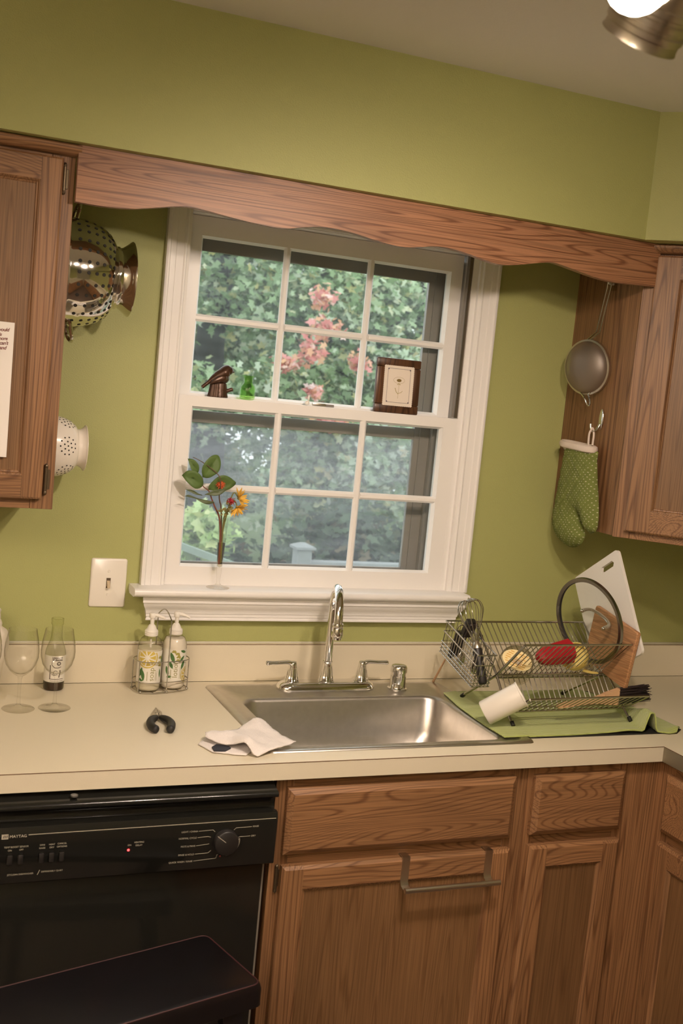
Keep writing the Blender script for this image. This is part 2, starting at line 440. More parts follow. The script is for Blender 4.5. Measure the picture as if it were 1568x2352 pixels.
class MB:
    """collects shapes given in world coordinates; build() links them as ONE mesh object"""

    def __init__(s, M=None):
        s.bm = bmesh.new(); s.M = M

    def box(s, x0, x1, y0, y1, z0, z1, b=0.0, seg=1):
        r = bmesh.ops.create_cube(s.bm, size=1.0)
        vs = r['verts']
        for v in vs:
            v.co = Vector((x0 if v.co.x < 0 else x1, y0 if v.co.y < 0 else y1, z0 if v.co.z < 0 else z1))
        if b:
            es = {e for v in vs for e in v.link_edges}
            bmesh.ops.bevel(s.bm, geom=list(es), offset=b, segments=seg, affect='EDGES', profile=0.5)
        return s

    def prism(s, pts, vec, cap=True):
        vec = Vector(vec)
        a = [s.bm.verts.new(Vector(p)) for p in pts]
        c = [s.bm.verts.new(Vector(p) + vec) for p in pts]
        n = len(a)
        for i in range(n):
            s.bm.faces.new((a[i], a[(i + 1) % n], c[(i + 1) % n], c[i]))
        if cap:
            s.bm.faces.new(a[::-1]); s.bm.faces.new(c)
        return s

    def face(s, pts):
        s.bm.faces.new([s.bm.verts.new(Vector(p)) for p in pts])
        return s

    def loft(s, rings, closed=True, cap=True):
        R = [[s.bm.verts.new(Vector(p)) for p in r] for r in rings]
        n = len(R[0])
        for a, c in zip(R, R[1:]):
            for i in range(n if closed else n - 1):
                s.bm.faces.new((a[i], a[(i + 1) % n], c[(i + 1) % n], c[i]))
        if cap:
            s.bm.faces.new(R[0][::-1]); s.bm.faces.new(R[-1])
        return s

    def tube(s, pts, r, n=8, closed=False, flat=1.0):
        P = [Vector(p) for p in pts]
        m = len(P)
        rr = r if isinstance(r, (list, tuple)) else [r] * m
        up = None
        rings = []
        for i, p in enumerate(P):
            if closed:
                t = (P[(i + 1) % m] - P[i - 1])
            else:
                t = P[min(i + 1, m - 1)] - P[max(i - 1, 0)]
            t.normalize()
            if up is None:
                up = Vector((0, 0, 1)) if abs(t.z) < 0.9 else Vector((1, 0, 0))
            u = up - t * up.dot(t)
            if u.length < 1e-5: u = Vector((1, 0, 0)) - t * t.x
            u.normalize(); up = u
            w = t.cross(u)
            rings.append([p + (u * math.cos(2 * PI * k / n) * flat + w * math.sin(2 * PI * k / n)) * rr[i] for k in range(n)])
        if closed:
            R = [[s.bm.verts.new(q) for q in ring] for ring in rings]
            for i in range(m):
                a, c = R[i], R[(i + 1) % m]
                for k in range(n):
                    s.bm.faces.new((a[k], a[(k + 1) % n], c[(k + 1) % n], c[k]))
        else:
            s.loft(rings)
        return s

    def lathe(s, prof, o=(0, 0, 0), ax=(0, 0, 1), n=32, flute=None, cap=False):
        """prof: list of (radius, height along ax)"""
        o = Vector(o); ax = Vector(ax).normalized()
        u = Vector((1, 0, 0)) if abs(ax.x) < 0.9 else Vector((0, 1, 0))
        u = (u - ax * u.dot(ax)).normalized(); w = ax.cross(u)
        rings = []
        for r, h in prof:
            ring = []
            for k in range(n):
                a = 2 * PI * k / n
                q = r * (1 + (flute(a, h) if flute else 0))
                ring.append(o + ax * h + (u * math.cos(a) + w * math.sin(a)) * max(q, 1e-5))
            rings.append(ring)
        s.loft(rings, cap=cap)
        return s

    def ball(s, c, r, sc=(1, 1, 1), seg=14, rot=None):
        M = Matrix.Translation(c) @ (rot.to_4x4() if rot else Matrix()) @ Matrix.Diagonal((r * sc[0], r * sc[1], r * sc[2], 1))
        bmesh.ops.create_uvsphere(s.bm, u_segments=seg, v_segments=max(6, seg // 2 + 1), radius=1, matrix=M)
        return s

    def disc(s, c, nrm, r, n=12):
        nrm = Vector(nrm).normalized()
        u = nrm.orthogonal().normalized(); w = nrm.cross(u)
        c = Vector(c)
        return s.face([c + (u * math.cos(2 * PI * k / n) + w * math.sin(2 * PI * k / n)) * r for k in range(n)])

    def add_mesh(s, me, M):
        n0 = len(s.bm.verts)
        s.bm.from_mesh(me)
        s.bm.verts.ensure_lookup_table()
        for v in s.bm.verts[n0:]: v.co = M @ v.co
        return s

    def build(s, name, mat, parent=None, label=None, kind=None, ang=0.7, origin=None, fix=True):
        bm = s.bm
        if s.M is not None:
            for v in bm.verts: v.co = s.M @ v.co
        if fix: bmesh.ops.recalc_face_normals(bm, faces=bm.faces)
        bm.verts.ensure_lookup_table()
        lo = Vector([min(v.co[i] for v in bm.verts) for i in range(3)])
        hi = Vector([max(v.co[i] for v in bm.verts) for i in range(3)])
        org = Vector(origin) if origin is not None else (lo + hi) / 2
        for v in bm.verts: v.co -= org
        for f in bm.faces: f.smooth = True
        for e in bm.edges:
            if len(e.link_faces) == 2 and e.calc_face_angle(0) > ang: e.smooth = False
        me = bpy.data.meshes.new(name)
        bm.to_mesh(me); bm.free()
        me.materials.append(mat)
        o = bpy.data.objects.new(name, me)
        COL.objects.link(o)
        WL[o.name] = org
        if parent is not None:
            o.parent = parent
            o.location = org - WL[parent.name]
        else:
            o.location = org
        if label: o['label'] = label
        if kind: o['kind'] = kind
        return o


def solid(o, t, off=0.0):
    md = o.modifiers.new('thickness', 'SOLIDIFY'); md.thickness = t; md.offset = off
    return o


def copy_tree(o, loc, label=None):
    c = o.copy(); COL.objects.link(c); c.location = loc
    WL[c.name] = Vector(loc)
    if label: c['label'] = label
    for ch in list(o.children):
        d = ch.copy(); COL.objects.link(d); d.parent = c
        for g in list(ch.children):
            e = g.copy(); COL.objects.link(e); e.parent = d
    return c


def text_mesh(body, size, shear=0.0, align='LEFT', space=1.0, bold=0.0):
    c = bpy.data.curves.new('lettering', 'FONT')
    c.body = body; c.size = size; c.shear = shear; c.align_x = align; c.align_y = 'CENTER'
    c.resolution_u = 3; c.space_character = space; c.offset = bold
    o = bpy.data.objects.new('lettering', c)
    me = bpy.data.meshes.new_from_object(o)
    bpy.data.objects.remove(o); bpy.data.curves.remove(c)
    return me


def spline(pts, n):
    """Catmull-Rom through points"""
    P = [Vector(p) for p in pts]
    P = [2 * P[0] - P[1]] + P + [2 * P[-1] - P[-2]]
    out = []
    for i in range(1, len(P) - 2):
        for k in range(n):
            t = k / n
            a, b, c, d = P[i - 1], P[i], P[i + 1], P[i + 2]
            out.append(0.5 * ((2 * b) + (c - a) * t + (2 * a - 5 * b + 4 * c - d) * t * t + (3 * b - a - 3 * c + d) * t ** 3))
    out.append(P[-2])
    return out


def arc(c, r, a0, a1, n, u, v):
    c = Vector(c); u = Vector(u); v = Vector(v)
    return [c + (u * math.cos(a0 + (a1 - a0) * i / n) + v * math.sin(a0 + (a1 - a0) * i / n)) * r for i in range(n + 1)]


def inside(p, poly):
    x, y = p; c = False; n = len(poly)
    for i in range(n):
        x1, y1 = poly[i]; x2, y2 = poly[i - 1]
        if (y1 > y) != (y2 > y) and x < (x2 - x1) * (y - y1) / (y2 - y1) + x1: c = not c
    return c


def cloth(outline, step, hfun, jitter=0.0):
    """MB with a triangulated sheet over a plan outline, lifted by hfun(x, y)"""
    n = len(outline); ol = []
    for i in range(n):
        a = Vector(outline[i]); b = Vector(outline[(i + 1) % n])
        m = max(1, int((b - a).length / step))
        for k in range(m): ol.append(a.lerp(b, k / m))
    pts = list(ol)
    x0 = min(p.x for p in ol); x1 = max(p.x for p in ol); y0 = min(p.y for p in ol); y1 = max(p.y for p in ol)
    y = y0
    while y < y1:
        x = x0
        while x < x1:
            if inside((x, y), [(p.x, p.y) for p in ol]) and min((Vector((x, y)) - q).length for q in ol) > step * 0.5:
                pts.append(Vector((x, y)))
            x += step
        y += step
    edges = [(i, (i + 1) % len(ol)) for i in range(len(ol))]
    r = geometry.delaunay_2d_cdt(pts, edges, [], 1, 1e-6)
    mb = MB()
    vs = [mb.bm.verts.new((p.x, p.y, hfun(p.x, p.y))) for p in r[0]]
    for f in r[2]:
        mb.bm.faces.new([vs[i] for i in f])
    return mb


# ================================================================== THE SETTING
XL, XR, YF, ZC = -2.3, 1.917, -3.7, 2.448
mb = MB()
mb.box(XL - .14, .166, 0, .14, -.02, ZC).box(.982, XR + .14, 0, .14, -.02, ZC)
mb.box(.166, .982, 0, .14, -.02, 1.145).box(.166, .982, 0, .14, 2.10, ZC)
setting(mb.build('wall_back', WALL), 'olive green painted wall around the kitchen window', 'wall')
setting(MB().box(XR, XR + .14, YF, 0, -.02, ZC).build('wall_right', WALL), 'olive green painted wall right of the corner counter', 'wall')
setting(MB().box(XL - .14, XL, YF, 0, -.02, ZC).build('wall_left', PLAINWALL), 'plain wall at the far left of the kitchen', 'wall')
setting(MB().box(XL - .14, XR + .14, YF - .14, YF, -.02, ZC).build('wall_front', PLAINWALL), 'plain wall behind the viewer', 'wall')
setting(MB().box(XL, XR, YF, 0, -.06, -.0).build('floor', FLOORM), 'brown vinyl kitchen floor', 'floor')
setting(MB().box(XL - .14, XR + .14, YF - .14, .14, ZC, ZC + .1).build('ceiling', CEIL), 'off-white kitchen ceiling', 'ceiling')
pl = [(XL, -.0005, 2.138), (XL, -.378, 2.138), (1.234, -.378, 2.138), (1.545, -.689, 2.138), (1.545, YF, 2.138), (XR, YF, 2.138), (XR, -.0005, 2.138)]
setting(MB().prism(pl, (0, 0, ZC - 2.138)).build('wall_soffit', WALL), 'green boxed soffit above the cabinets and window', 'soffit')

# ------------------------------------------------------------------ window
win = thing('window_1', 'white double-hung kitchen window with twelve panes above the sink', 'window', (.57, 0, 1.16))
win['kind'] = 'structure'
cp = [(0, -.0005), (0, -.021), (.004, -.0235), (.008, -.0235), (.011, -.0195), (.024, -.0185), (.026, -.016), (.044, -.0145), (.047, -.017), (.050, -.017),
      (.053, -.0125), (.060, -.0115), (.060, -.0005)]
MB().prism([(.1145 + a, b, 1.163) for a, b in cp], (0, 0, .985)).build('casing', TRIM, win)
MB().prism([(1.0412 - a, b, 1.163) for a, b in cp], (0, 0, .985)).build('casing', TRIM, win)
MB().prism([(.1145 + .0605, b, 2.155 - a) for a, b in cp], (.8055, 0, 0)).build('head_casing', TRIM, win)
# stool with a rounded nose
st = [(0.034, 1.150), (.034, 1.1645), (-.058, 1.1645)] + [(-.066 + .0085 * -math.sin(a), 1.1545 + .0095 * math.cos(a)) for a in [x * PI / 7 for x in range(0, 8)]] + [(-.06, 1.142), (-.012, 1.142), (-.0005, 1.150)]
MB().prism([(.0895, y, z) for y, z in st], (.936, 0, 0)).build('stool', TRIM, win)
ap = [(-.0005, 1.1415), (-.052, 1.1415), (-.052, 1.134), (-.050, 1.1325), (-.050, 1.1255), (-.047, 1.1245), (-.043, 1.116), (-.034, 1.108), (-.029, 1.100), (-.028, 1.0945),
      (-.0255, 1.0935), (-.0255, 1.086), (-.023, 1.0845), (-.022, 1.083), (-.026, 1.080), (-.026, 1.0765), (-.0005, 1.0765)]
MB().loft([[(.137 - max(0, -y - .018) * .62, y, z) for y, z in ap], [(1.0085 + max(0, -y - .018) * .62, y, z) for y, z in ap]]).build('apron', TRIM, win)
# jambs
MB().box(.1655, .1775, -.0004, .115, 1.16, 2.10).build('jamb', TRIM, win)
MB().box(.9655, .9825, -.0004, .115, 1.16, 2.10).build('jamb', TRIM, win)
MB().box(.178, .965, -.0004, .115, 2.092, 2.102).build('head_jamb', TRIM, win)
MB().box(.1775, .9655, .034, .145, 1.145, 1.158).build('outer_sill', TRIM, win)
MB().box(.9555, .9655, .0035, .0195, 1.648, 2.091).tube([(.9565, .0045, 1.65), (.9565, .0045, 2.09)], .0022, 6).build('sash_track', TRACK, win)


def sash(name, x0, x1, z0, z1, ox0, ox1, oz0, oz1, y0, y1, vm, hm, mw, label):
    s_ = MB()
    for a in ((x0, ox0, z0, z1), (ox1, x1, z0, z1), (ox0, ox1, z0, oz0), (ox0, ox1, oz1, z1)):
        s_.box(a[0], a[1], y0, y1, a[2], a[3])
    so = s_.build(name, TRIM, win, label)
    # sloped glazing bead round the opening
    yb = y0 + .013
    bd = MB()
    w = .006
    for (p, q, i, j) in (((ox0, oz0), (ox1, oz0), (1, 1), (-1, 1)), ((ox1, oz0), (ox1, oz1), (-1, 1), (-1, -1)),
                         ((ox1, oz1), (ox0, oz1), (-1, -1), (1, -1)), ((ox0, oz1), (ox0, oz0), (1, -1), (1, 1))):
        A = (p[0], y0 + .002, p[1]); B = (q[0], y0 + .002, q[1])
        C = (q[0] + j[0] * w, yb, q[1] + j[1] * w); D = (p[0] + i[0] * w, yb, p[1] + i[1] * w)
        bd.face([A, B, C, D])
    bd.build('glazing_bead', TRIM, so)
    for xc in vm:
        pr = [(-.5, .010), (-.5, .006), (-.2, .0), (.2, 0), (.5, .006), (.5, .010)]
        MB().prism([(xc + a * mw, y0 + b + .001, oz0) for a, b in pr], (0, 0, oz1 - oz0)).build('muntin', TRIM, so)
    xs = [ox0] + [v for v in vm] + [ox1]
    for k in range(len(xs) - 1):
        a = xs[k] + (mw * .5 if k else 0); b_ = xs[k + 1] - (mw * .5 if k < len(xs) - 2 else 0)
        pr = [(-.5, .010), (-.5, .006), (-.2, .0), (.2, 0), (.5, .006), (.5, .010)]
        MB().prism([(a, y0 + q + .0012, hm + p * mw) for p, q in pr], (b_ - a, 0, 0)).build('muntin', TRIM, so)
    zs = [oz0, hm, oz1]
    for k in range(len(xs) - 1):
        for j in range(2):
            MB().box(xs[k] + .003, xs[k + 1] - .003, yb + .0005, yb + .0035, zs[j] + .003, zs[j + 1] - .003).build('pane', PANE, so)
    return so


low = sash('lower_sash', .178, .9655, 1.1615, 1.6455, .214, .9235, 1.2115, 1.619, 0.0, .034, (.4465, .6872), 1.4165, .0185, 'white lower sash with six panes')
upp = sash('upper_sash', .178, .9555, 1.612, 2.091, .2152, .920, 1.650, 2.0437, .040, .072, (.4455, .6830), 1.8405, .0185, 'white upper sash with six panes')
# storm window outside
sw = MB()
for a in ((.178, .228, 1.165, 2.08), (.885, .965, 1.165, 2.08), (.228, .885, 1.165, 1.208), (.228, .885, 2.013, 2.08), (.228, .885, 1.575, 1.606)):
    sw.box(a[0], a[1], .098, .112, a[2], a[3], .001)
sw.box(.902, .905, .094, .099, 1.165, 2.08).box(.9325, .9655, .080, .097, 1.165, 2.08)
sto = sw.build('storm_window', STORM, win, 'dark brown metal storm window frame outside the sashes')
MB().box(.229, .884, .104, .106, 1.209, 1.574).build('storm_pane', HAZE, sto, 'hazy water-marked storm pane')
MB().box(.229, .884, .104, .106, 1.607, 2.012).build('storm_pane', HAZE2, sto)

# ================================================================== UPPER CABINETS
def frame_door(root, x0, x1, z0, z1, yb, yf, st_, rail, M=None, name='door', seen=None, panel_d=.008, bev=.004, hmat=None, vmat=None, swap=False):
    """frame-and-panel door: slab with mitred bevel, two stiles, two rails, recessed panel"""
    hm, vm_ = hmat or OAK_H, vmat or OAK_V
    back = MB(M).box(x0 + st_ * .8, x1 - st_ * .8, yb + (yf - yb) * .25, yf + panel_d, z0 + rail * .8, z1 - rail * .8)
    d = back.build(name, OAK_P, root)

    def member(a0, a1, c0, c1, l, r, lo, hi):
        yc = yf + bev * .8
        f = [(a0, yb, c0), (a1, yb, c0), (a1, yb, c1), (a0, yb, c1)]
        g = [(x, yc, z) for x, y, z in f]
        h = [(a0 + l * bev, yf, c0 + lo * bev), (a1 - r * bev, yf, c0 + lo * bev), (a1 - r * bev, yf, c1 - hi * bev), (a0 + l * bev, yf, c1 - hi * bev)]
        return MB(M).loft([f, g, h])
    member(x0, x0 + st_, z0, z1, 1, 0, 1, 1).build('stile', vm_, d, ang=.3)
    member(x1 - st_, x1, z0, z1, 0, 1, 1, 1).build('stile', vm_, d, ang=.3)
    member(x0 + st_ + .0003, x1 - st_ - .0003, z0, z0 + rail, 0, 0, 1, 0).build('rail', hm, d, ang=.3)
    member(x0 + st_ + .0003, x1 - st_ - .0003, z1 - rail, z1, 0, 0, 0, 1).build('rail', hm, d, ang=.3)
    # sticking (moulded inner edge)
    ix0, ix1, iz0, iz1 = x0 + st_, x1 - st_, z0 + rail, z1 - rail
    w = .010
    s_ = MB(M)
    for (p, q, i, j) in (((ix0, iz0), (ix1, iz0), (1, 1), (-1, 1)), ((ix1, iz0), (ix1, iz1), (-1, 1), (-1, -1)),
                         ((ix1, iz1), (ix0, iz1), (-1, -1), (1, -1)), ((ix0, iz1), (ix0, iz0), (1, -1), (1, 1))):
        prof = [(0, .0005), (.3, .002), (.55, .0055), (.75, .0062), (1, panel_d + .0005)]
        for (t0, d0), (t1, d1) in zip(prof, prof[1:]):
            s_.face([(p[0] + i[0] * w * t0, yf + d0, p[1] + i[1] * w * t0), (q[0] + j[0] * w * t0, yf + d0, q[1] + j[1] * w * t0),
                     (q[0] + j[0] * w * t1, yf + d1, q[1] + j[1] * w * t1), (p[0] + i[0] * w * t1, yf + d1, p[1] + i[1] * w * t1)])
    s_.build('moulding', vm_, d)
    return d


def hinge(root, x, y, z0, z1, M=None):
    h = MB(M)
    h.tube([(x, y - .004, z0 + .006), (x, y - .004, z1 - .006)], .0038, 10)
    h.ball((x, y - .004, z1 - .003), .0042, (1, 1, 1.4), 8).ball((x, y - .004, z0 + .003), .0042, (1, 1, 1.4), 8)
    h.box(x, x + .009, y - .0022, y, z0 + .010, z1 - .010, .0008)
    return h.build('hinge', BRONZE, root, 'antique bronze hinge')


uc = thing('wall_cabinet', 'oak wall cabinet left of the window, with a note on its door', 'cabinet', (-.6, -.16, 1.3827))
MB().box(-1.15, -.158, -.3045, -.0005, 1.3827, 2.1375).build('carcass', OAK_V, uc)
MB().box(-.205, -.158, -.3245, -.3047, 1.3827, 2.1375, .001).build('stile', OAK_V, uc)
MB().box(-1.15, -.2052, -.3245, -.3047, 1.3827, 1.424, .001).build('rail', OAK_H, uc)
MB().box(-1.15, -.2052, -.3245, -.3047, 2.095, 2.1375, .001).build('rail', OAK_H, uc)
frame_door(uc, -.60, -.1842, 1.4055, 2.1075, -.3247, -.3445, .043, .049)
frame_door(uc, -1.14, -.61, 1.4055, 2.1075, -.3247, -.3445, .043, .049)
cr_ = [(-.3247, 2.1365), (-.352, 2.1365), (-.3555, 2.133), (-.355, 2.126), (-.350, 2.1195), (-.3445, 2.116), (-.338, 2.1145), (-.3247, 2.1145)]
MB().prism([(-1.15, y, z) for y, z in cr_], (.9985, 0, 0)).build('crown_moulding', OAK_H, uc)
hinge(uc, -.1795, -.3245, 2.039, 2.099)
hinge(uc, -.1765, -.3245, 1.4155, 1.4775)

note = thing('note_paper', 'white sheet with brown handwriting stuck to the left cabinet door', 'paper', (-.33, -.346, 1.49))
MB().box(-.40, -.2610, -.3466, -.3462, 1.490, 1.7655).build('sheet', PAPER, note)
ink = MB()
for body, x, z, sz in (('would', -.2715, 1.7500, .0098), ('nis', -.2855, 1.7395, .0092), ('more', -.2735, 1.7320, .0094), ("can't", -.2720, 1.7228, .0100),
                       ('and', -.2750, 1.7130, .0100), ('y!', -.2875, 1.7025, .0098)):
    me = text_mesh(body, sz, .30, 'RIGHT', .92, .00022)
    ink.add_mesh(me, Matrix.Translation((x, -.3469, z)) @ Matrix.Rotation(-.05, 4, 'Y') @ Matrix.Rotation(PI / 2, 4, 'X'))
ink.build('handwriting', INK, note, fix=False)

# corner cabinet (sides 305 mm deep, face at 45 degrees)
cc = thing('corner_cabinet', 'oak corner wall cabinet with an angled door, right of the window', 'cabinet', (1.6, -.3, 1.3797))
cpl = [(1.307, -.0005), (1.307, -.302), (1.612, -.607), (1.9165, -.607), (1.9165, -.0005)]
MB().prism([(x, y, 1.3797) for x, y in cpl], (0, 0, .757)).build('carcass', OAK_V, cc)
MD = Matrix.Translation((1.307, -.305, 0)) @ Matrix.Rotation(-PI / 4, 4, 'Z')
LD = .4313
MB(MD).box(-.004, .040, -.019, .0005, 1.3797, 2.1365, .0012).build('stile', OAK_V, cc)
MB(MD).box(LD - .040, LD, -.019, .0005, 1.3797, 2.1365, .0012).build('stile', OAK_V, cc)
MB(MD).box(.0402, LD - .0402, -.019, .0005, 1.3797, 1.418, .001).build('rail', OAK_H, cc)
MB(MD).box(.0402, LD - .0402, -.019, .0005, 2.097, 2.1365, .001).build('rail', OAK_H, cc)
frame_door(cc, .026, LD - .026, 1.400, 2.1100, -.0192, -.039, .062, .058, MD)
MB(MD).prism([(0.0, y + .3056, z) for y, z in cr_], (LD, 0, 0)).build('crown_moulding', OAK_H, cc)

# scalloped valance
vp = [(-.1575, 2.0235), (-.10, 2.0225), (-.044, 2.0262), (.0, 2.0345), (.066, 2.0476), (.115, 2.0468), (.163, 2.0412), (.23, 2.0352), (.294, 2.0340), (.345, 2.044), (.385, 2.0500), (.43, 2.0500),
      (.4706, 2.0462), (.53, 2.0375), (.5816, 2.0335), (.625, 2.0385), (.6704, 2.0468), (.715, 2.0465), (.7639, 2.040), (.81, 2.0315), (.8488, 2.0278), (.90, 2.0345), (.9808, 2.0510), (1.02, 2.0485),
      (1.0711, 2.0398), (1.12, 2.0318), (1.1639, 2.028), (1.21, 2.028), (1.263, 2.0305), (1.306, 2.031)]
sp = [(p.x, p.y) for p in spline([(a, b, 0) for a, b in vp], 4)]
va = thing('valance', 'scalloped oak valance board running above the window', 'valance', (.57, -.345, 2.02))
MB().prism([(x, -.352, z) for x, z in sp] + [(1.306, -.352, 2.1375), (-.1575, -.352, 2.1375)], (0, .0195, 0)).build('board', OAK_RED, va, ang=.5)

# ================================================================== BASE UNITS
def base_front(root, x0, x1, dx0, dx1, z_dt, z_db, z_t, z_b, M=None, hinge_x=None, st_=.048, side='l'):
    # drawer front with wide bevel
    yb, yf = -.6102, -.632
    d = MB(M)
    b_ = .0125
    A = [(dx0, yf + b_ * .75), (dx1, yf + b_ * .75)]
    d.box(dx0, dx1, yf + b_ * .72, yb, z_db, z_dt)
    ring0 = [(dx0, yf + b_ * .72, z_db), (dx1, yf + b_ * .72, z_db), (dx1, yf + b_ * .72, z_dt), (dx0, yf + b_ * .72, z_dt)]
    ring1 = [(dx0 + b_, yf, z_db + b_), (dx1 - b_, yf, z_db + b_), (dx1 - b_, yf, z_dt - b_), (dx0 + b_, yf, z_dt - b_)]
    d.loft([ring0, ring1], cap=True)
    d.build('drawer_front', OAK_H, root, ang=.3)
    dd = frame_door(root, dx0 + .0005, dx1 + .001, z_b, z_t, yb - .0024, yf, st_, .05, M, bev=.007)
    return dd


sk = thing('sink_cabinet', 'oak base cabinet under the sink with one wide door', 'cabinet', (.6, -.3, 0))
MB().box(.3005, .917, -.590, -.03, .10, .68).build('carcass', OAK_V, sk)
MB().box(.3005, .340, -.610, -.5905, .10, .875, .0008).build('stile', OAK_V, sk)
MB().box(.868, .9185, -.610, -.5905, .10, .875, .0008).build('stile', OAK_V, sk)
for z0, z1 in ((.838, .875), (.672, .715), (.10, .15)):
    MB().box(.3402, .8678, -.6098, -.5907, z0, z1).build('rail', OAK_H, sk)
MB().box(.3402, .8678, -.5985, -.5907, .716, .837).build('dust_panel', OAK_H, sk)
MB().box(.3005, .9185, -.54, -.53, .001, .10).build('toe_kick', BLACKP, sk)
base_front(sk, .30, .906, .3235, .8812, .8528, .7065, .6815, .125)
hinge(sk, .3165, -.610, .622, .680)

nb = thing('drawer_cabinet', 'narrow oak base cabinet with one drawer and door, right of the sink cabinet', 'cabinet', (1.1, -.3, 0))
MB().box(.9195, 1.302, -.590, -.03, .10, .68).build('carcass', OAK_V, nb)
MB().box(.9188, .948, -.6099, -.5905, .10, .875).build('stile', OAK_V, nb)
MB().box(1.176, 1.3046, -.610, -.5905, .10, .875).build('stile', OAK_V, nb)
for z0, z1 in ((.838, .875), (.672, .715), (.10, .15)):
    MB().box(.9482, 1.1758, -.6098, -.5907, z0, z1).build('rail', OAK_H, nb)
MB().box(.9482, 1.1758, -.5985, -.5907, .716, .837).build('dust_panel', OAK_H, nb)
MB().box(.9188, 1.302, -.54, -.53, .001, .10).build('toe_kick', BLACKP, nb)
base_front(nb, .906, 1.302, .9335, 1.1868, .8528, .7090, .6840, .125)
hinge(nb, 1.1905, -.610, .61, .668)

MR = Matrix.Translation((1.3048, -.6098, 0)) @ Matrix.Rotation(-PI / 2, 4, 'Z') @ Matrix.Translation((0, .610, 0))
rb = thing('side_cabinet', 'oak base cabinet along the right wall, seen edge-on at the right', 'cabinet', (1.6, -1.4, 0))
MB().box(1.3255, XR - .001, YF + .01, -.6115, .10, .875).build('carcass', OAK_V, rb)
MB(MR).box(-.0003, .0500, -.610, -.5905, .10, .875).build('stile', OAK_V, rb)
for z0, z1 in ((.838, .875), (.672, .715), (.10, .15)):
    MB(MR).box(.0502, .60, -.6098, -.5907, z0, z1).build('rail', OAK_Y, rb)
MB(MR).box(.0502, .60, -.5985, -.5907, .716, .837).build('dust_panel', OAK_Y, rb)
MB(MR).box(.0005, 1.2, -.54, -.53, .001, .10).build('toe_kick', BLACKP, rb)
base_front(rb, 0, .6, .036, .49, .8480, .7050, .6800, .125, MR)
hinge(rb, .031, -.610, .605, .665, MR)

# towel bar hooked over the door
tb = thing('towel_bar', 'satin steel towel bar hooked over the sink cabinet door', 'towel bar', (.7, -.65, .63))
for xc in (.6135, .8245):
    w = .0092
    pts = [(-.6124, .674), (-.6124, .6836), (-.6324, .6836), (-.6324, .6285), (-.637, .6205), (-.647, .617), (-.6640, .617), (-.6640, .6185), (-.6475, .6185), (-.6385, .6215), (-.6342, .629), (-.6342, .6850), (-.6106, .6850), (-.6106, .674)]
    MB().prism([(xc - w, y, z) for y, z in pts], (2 * w, 0, 0)).build('bracket', SATIN, tb)
MB().tube([(.599, -.6690, .6235), (.8385, -.6690, .6235)], .0062, 14).build('bar', SATIN, tb)

# ------------------------------------------------------------------ countertop
ct = thing('countertop', 'cream laminate L-shaped countertop with backsplash', 'countertop', (.4, -.3, .876))
zt, zb_ = .914, .876
HX0, HX1, HY0, HY1 = .305, .937, -.560, -.075
mb = MB()
for a in ((XL + .001, HX0, -.6325, -.021), (HX1, 1.282, -.6325, -.021), (HX0, HX1, -.6325, HY0), (HX0, HX1, HY1, -.021), (1.282, XR - .001, YF + .01, -.021)):
    mb.box(a[0], a[1], a[2], a[3], zb_, zt)
bmesh.ops.remove_doubles(mb.bm, verts=mb.bm.verts, dist=1e-5)
mb.build('worktop', COUNTER, ct)
MB().box(XL + .001, XR - .001, -.020, -.0006, .9142, 1.0138, .0008).build('backsplash', COUNTER, ct)
MB().box(XR - .0195, XR - .0006, YF + .01, -.0205, .9142, 1.0138, .0008).build('side_backsplash', COUNTER, ct)
mb = MB()
mb.box(XL + .001, XR - .02, -.0110, -.0006, 1.0139, 1.0165, .0009)
mb.build('caulk_line', CAULK, ct)
mb = MB()
mb.box(XL + .001, 1.2815, -.6331, -.6322, .9124, .9138).box(1.2814, 1.2823, YF + .01, -.6331, .9124, .9138)
mb.box(XL + .001, XR - .02, -.0208, -.0200, 1.0118, 1.0132)
mb.build('laminate_seam', SEAM, ct)

# ------------------------------------------------------------------ sink
sink = thing('kitchen_sink', 'brushed stainless drop-in kitchen sink set in the cream countertop', 'sink', (.62, -.32, .76))


def rrect(x0, x1, y0, y1, r, z, n=6):
    out = []
    for cx, cy, a in ((x1 - r, y1 - r, 0), (x0 + r, y1 - r, PI / 2), (x0 + r, y0 + r, PI), (x1 - r, y0 + r, 1.5 * PI)):
        for k in range(n + 1):
            t = a + PI / 2 * k / n
            out.append((cx + r * math.cos(t), cy + r * math.sin(t), z))
    return out


zr = .9145
bx0, bx1, by0, by1 = .345, .890, -.541, -.184
rings = [rrect(.2880, .9550, -.5770, -.0580, .018, zr), rrect(.2895, .9535, -.5755, -.0595, .018, zr + .003), rrect(.2935, .9495, -.5715, -.0635, .018, zr + .0042),
         rrect(.311, .932, -.561, -.078, .018, zr + .0042), rrect(.314, .929, -.559, -.081, .018, zr + .0016),
         rrect(bx0 - .006, bx1 + .006, by0 - .005, by1 + .006, .040, zr + .0016), rrect(bx0 - .001, bx1 + .001, by0 - .001, by1 + .001, .040, zr - .001),
         rrect(bx0 + .003, bx1 - .003, by0 + .003, by1 - .003, .042, zr - .008), rrect(bx0 + .010, bx1 - .010, by0 + .010, by1 - .010, .045, zr - .09),
         rrect(bx0 + .016, bx1 - .016, by0 + .016, by1 - .016, .05, zr - .118), rrect(bx0 + .030, bx1 - .030, by0 + .030, by1 - .030, .05, zr - .134),
         rrect(bx0 + .052, bx1 - .052, by0 + .052, by1 - .052, .05, zr - .140), rrect(.700, .79, -.33, -.25, .035, zr - .145)]
MB().loft(rings, cap=False).face(rings[-1]).build('basin', STEEL, sink, ang=1.2)
MB().lathe([(.0001, .0010), (.030, .001), (.034, .0022), (.040, .0016), (.043, -.0008)], (.795, -.262, .7755), n=28).build('drain', pm('drain_dark', (.05, .045, .04), .4, .6), sink, 'dark round sink drain')

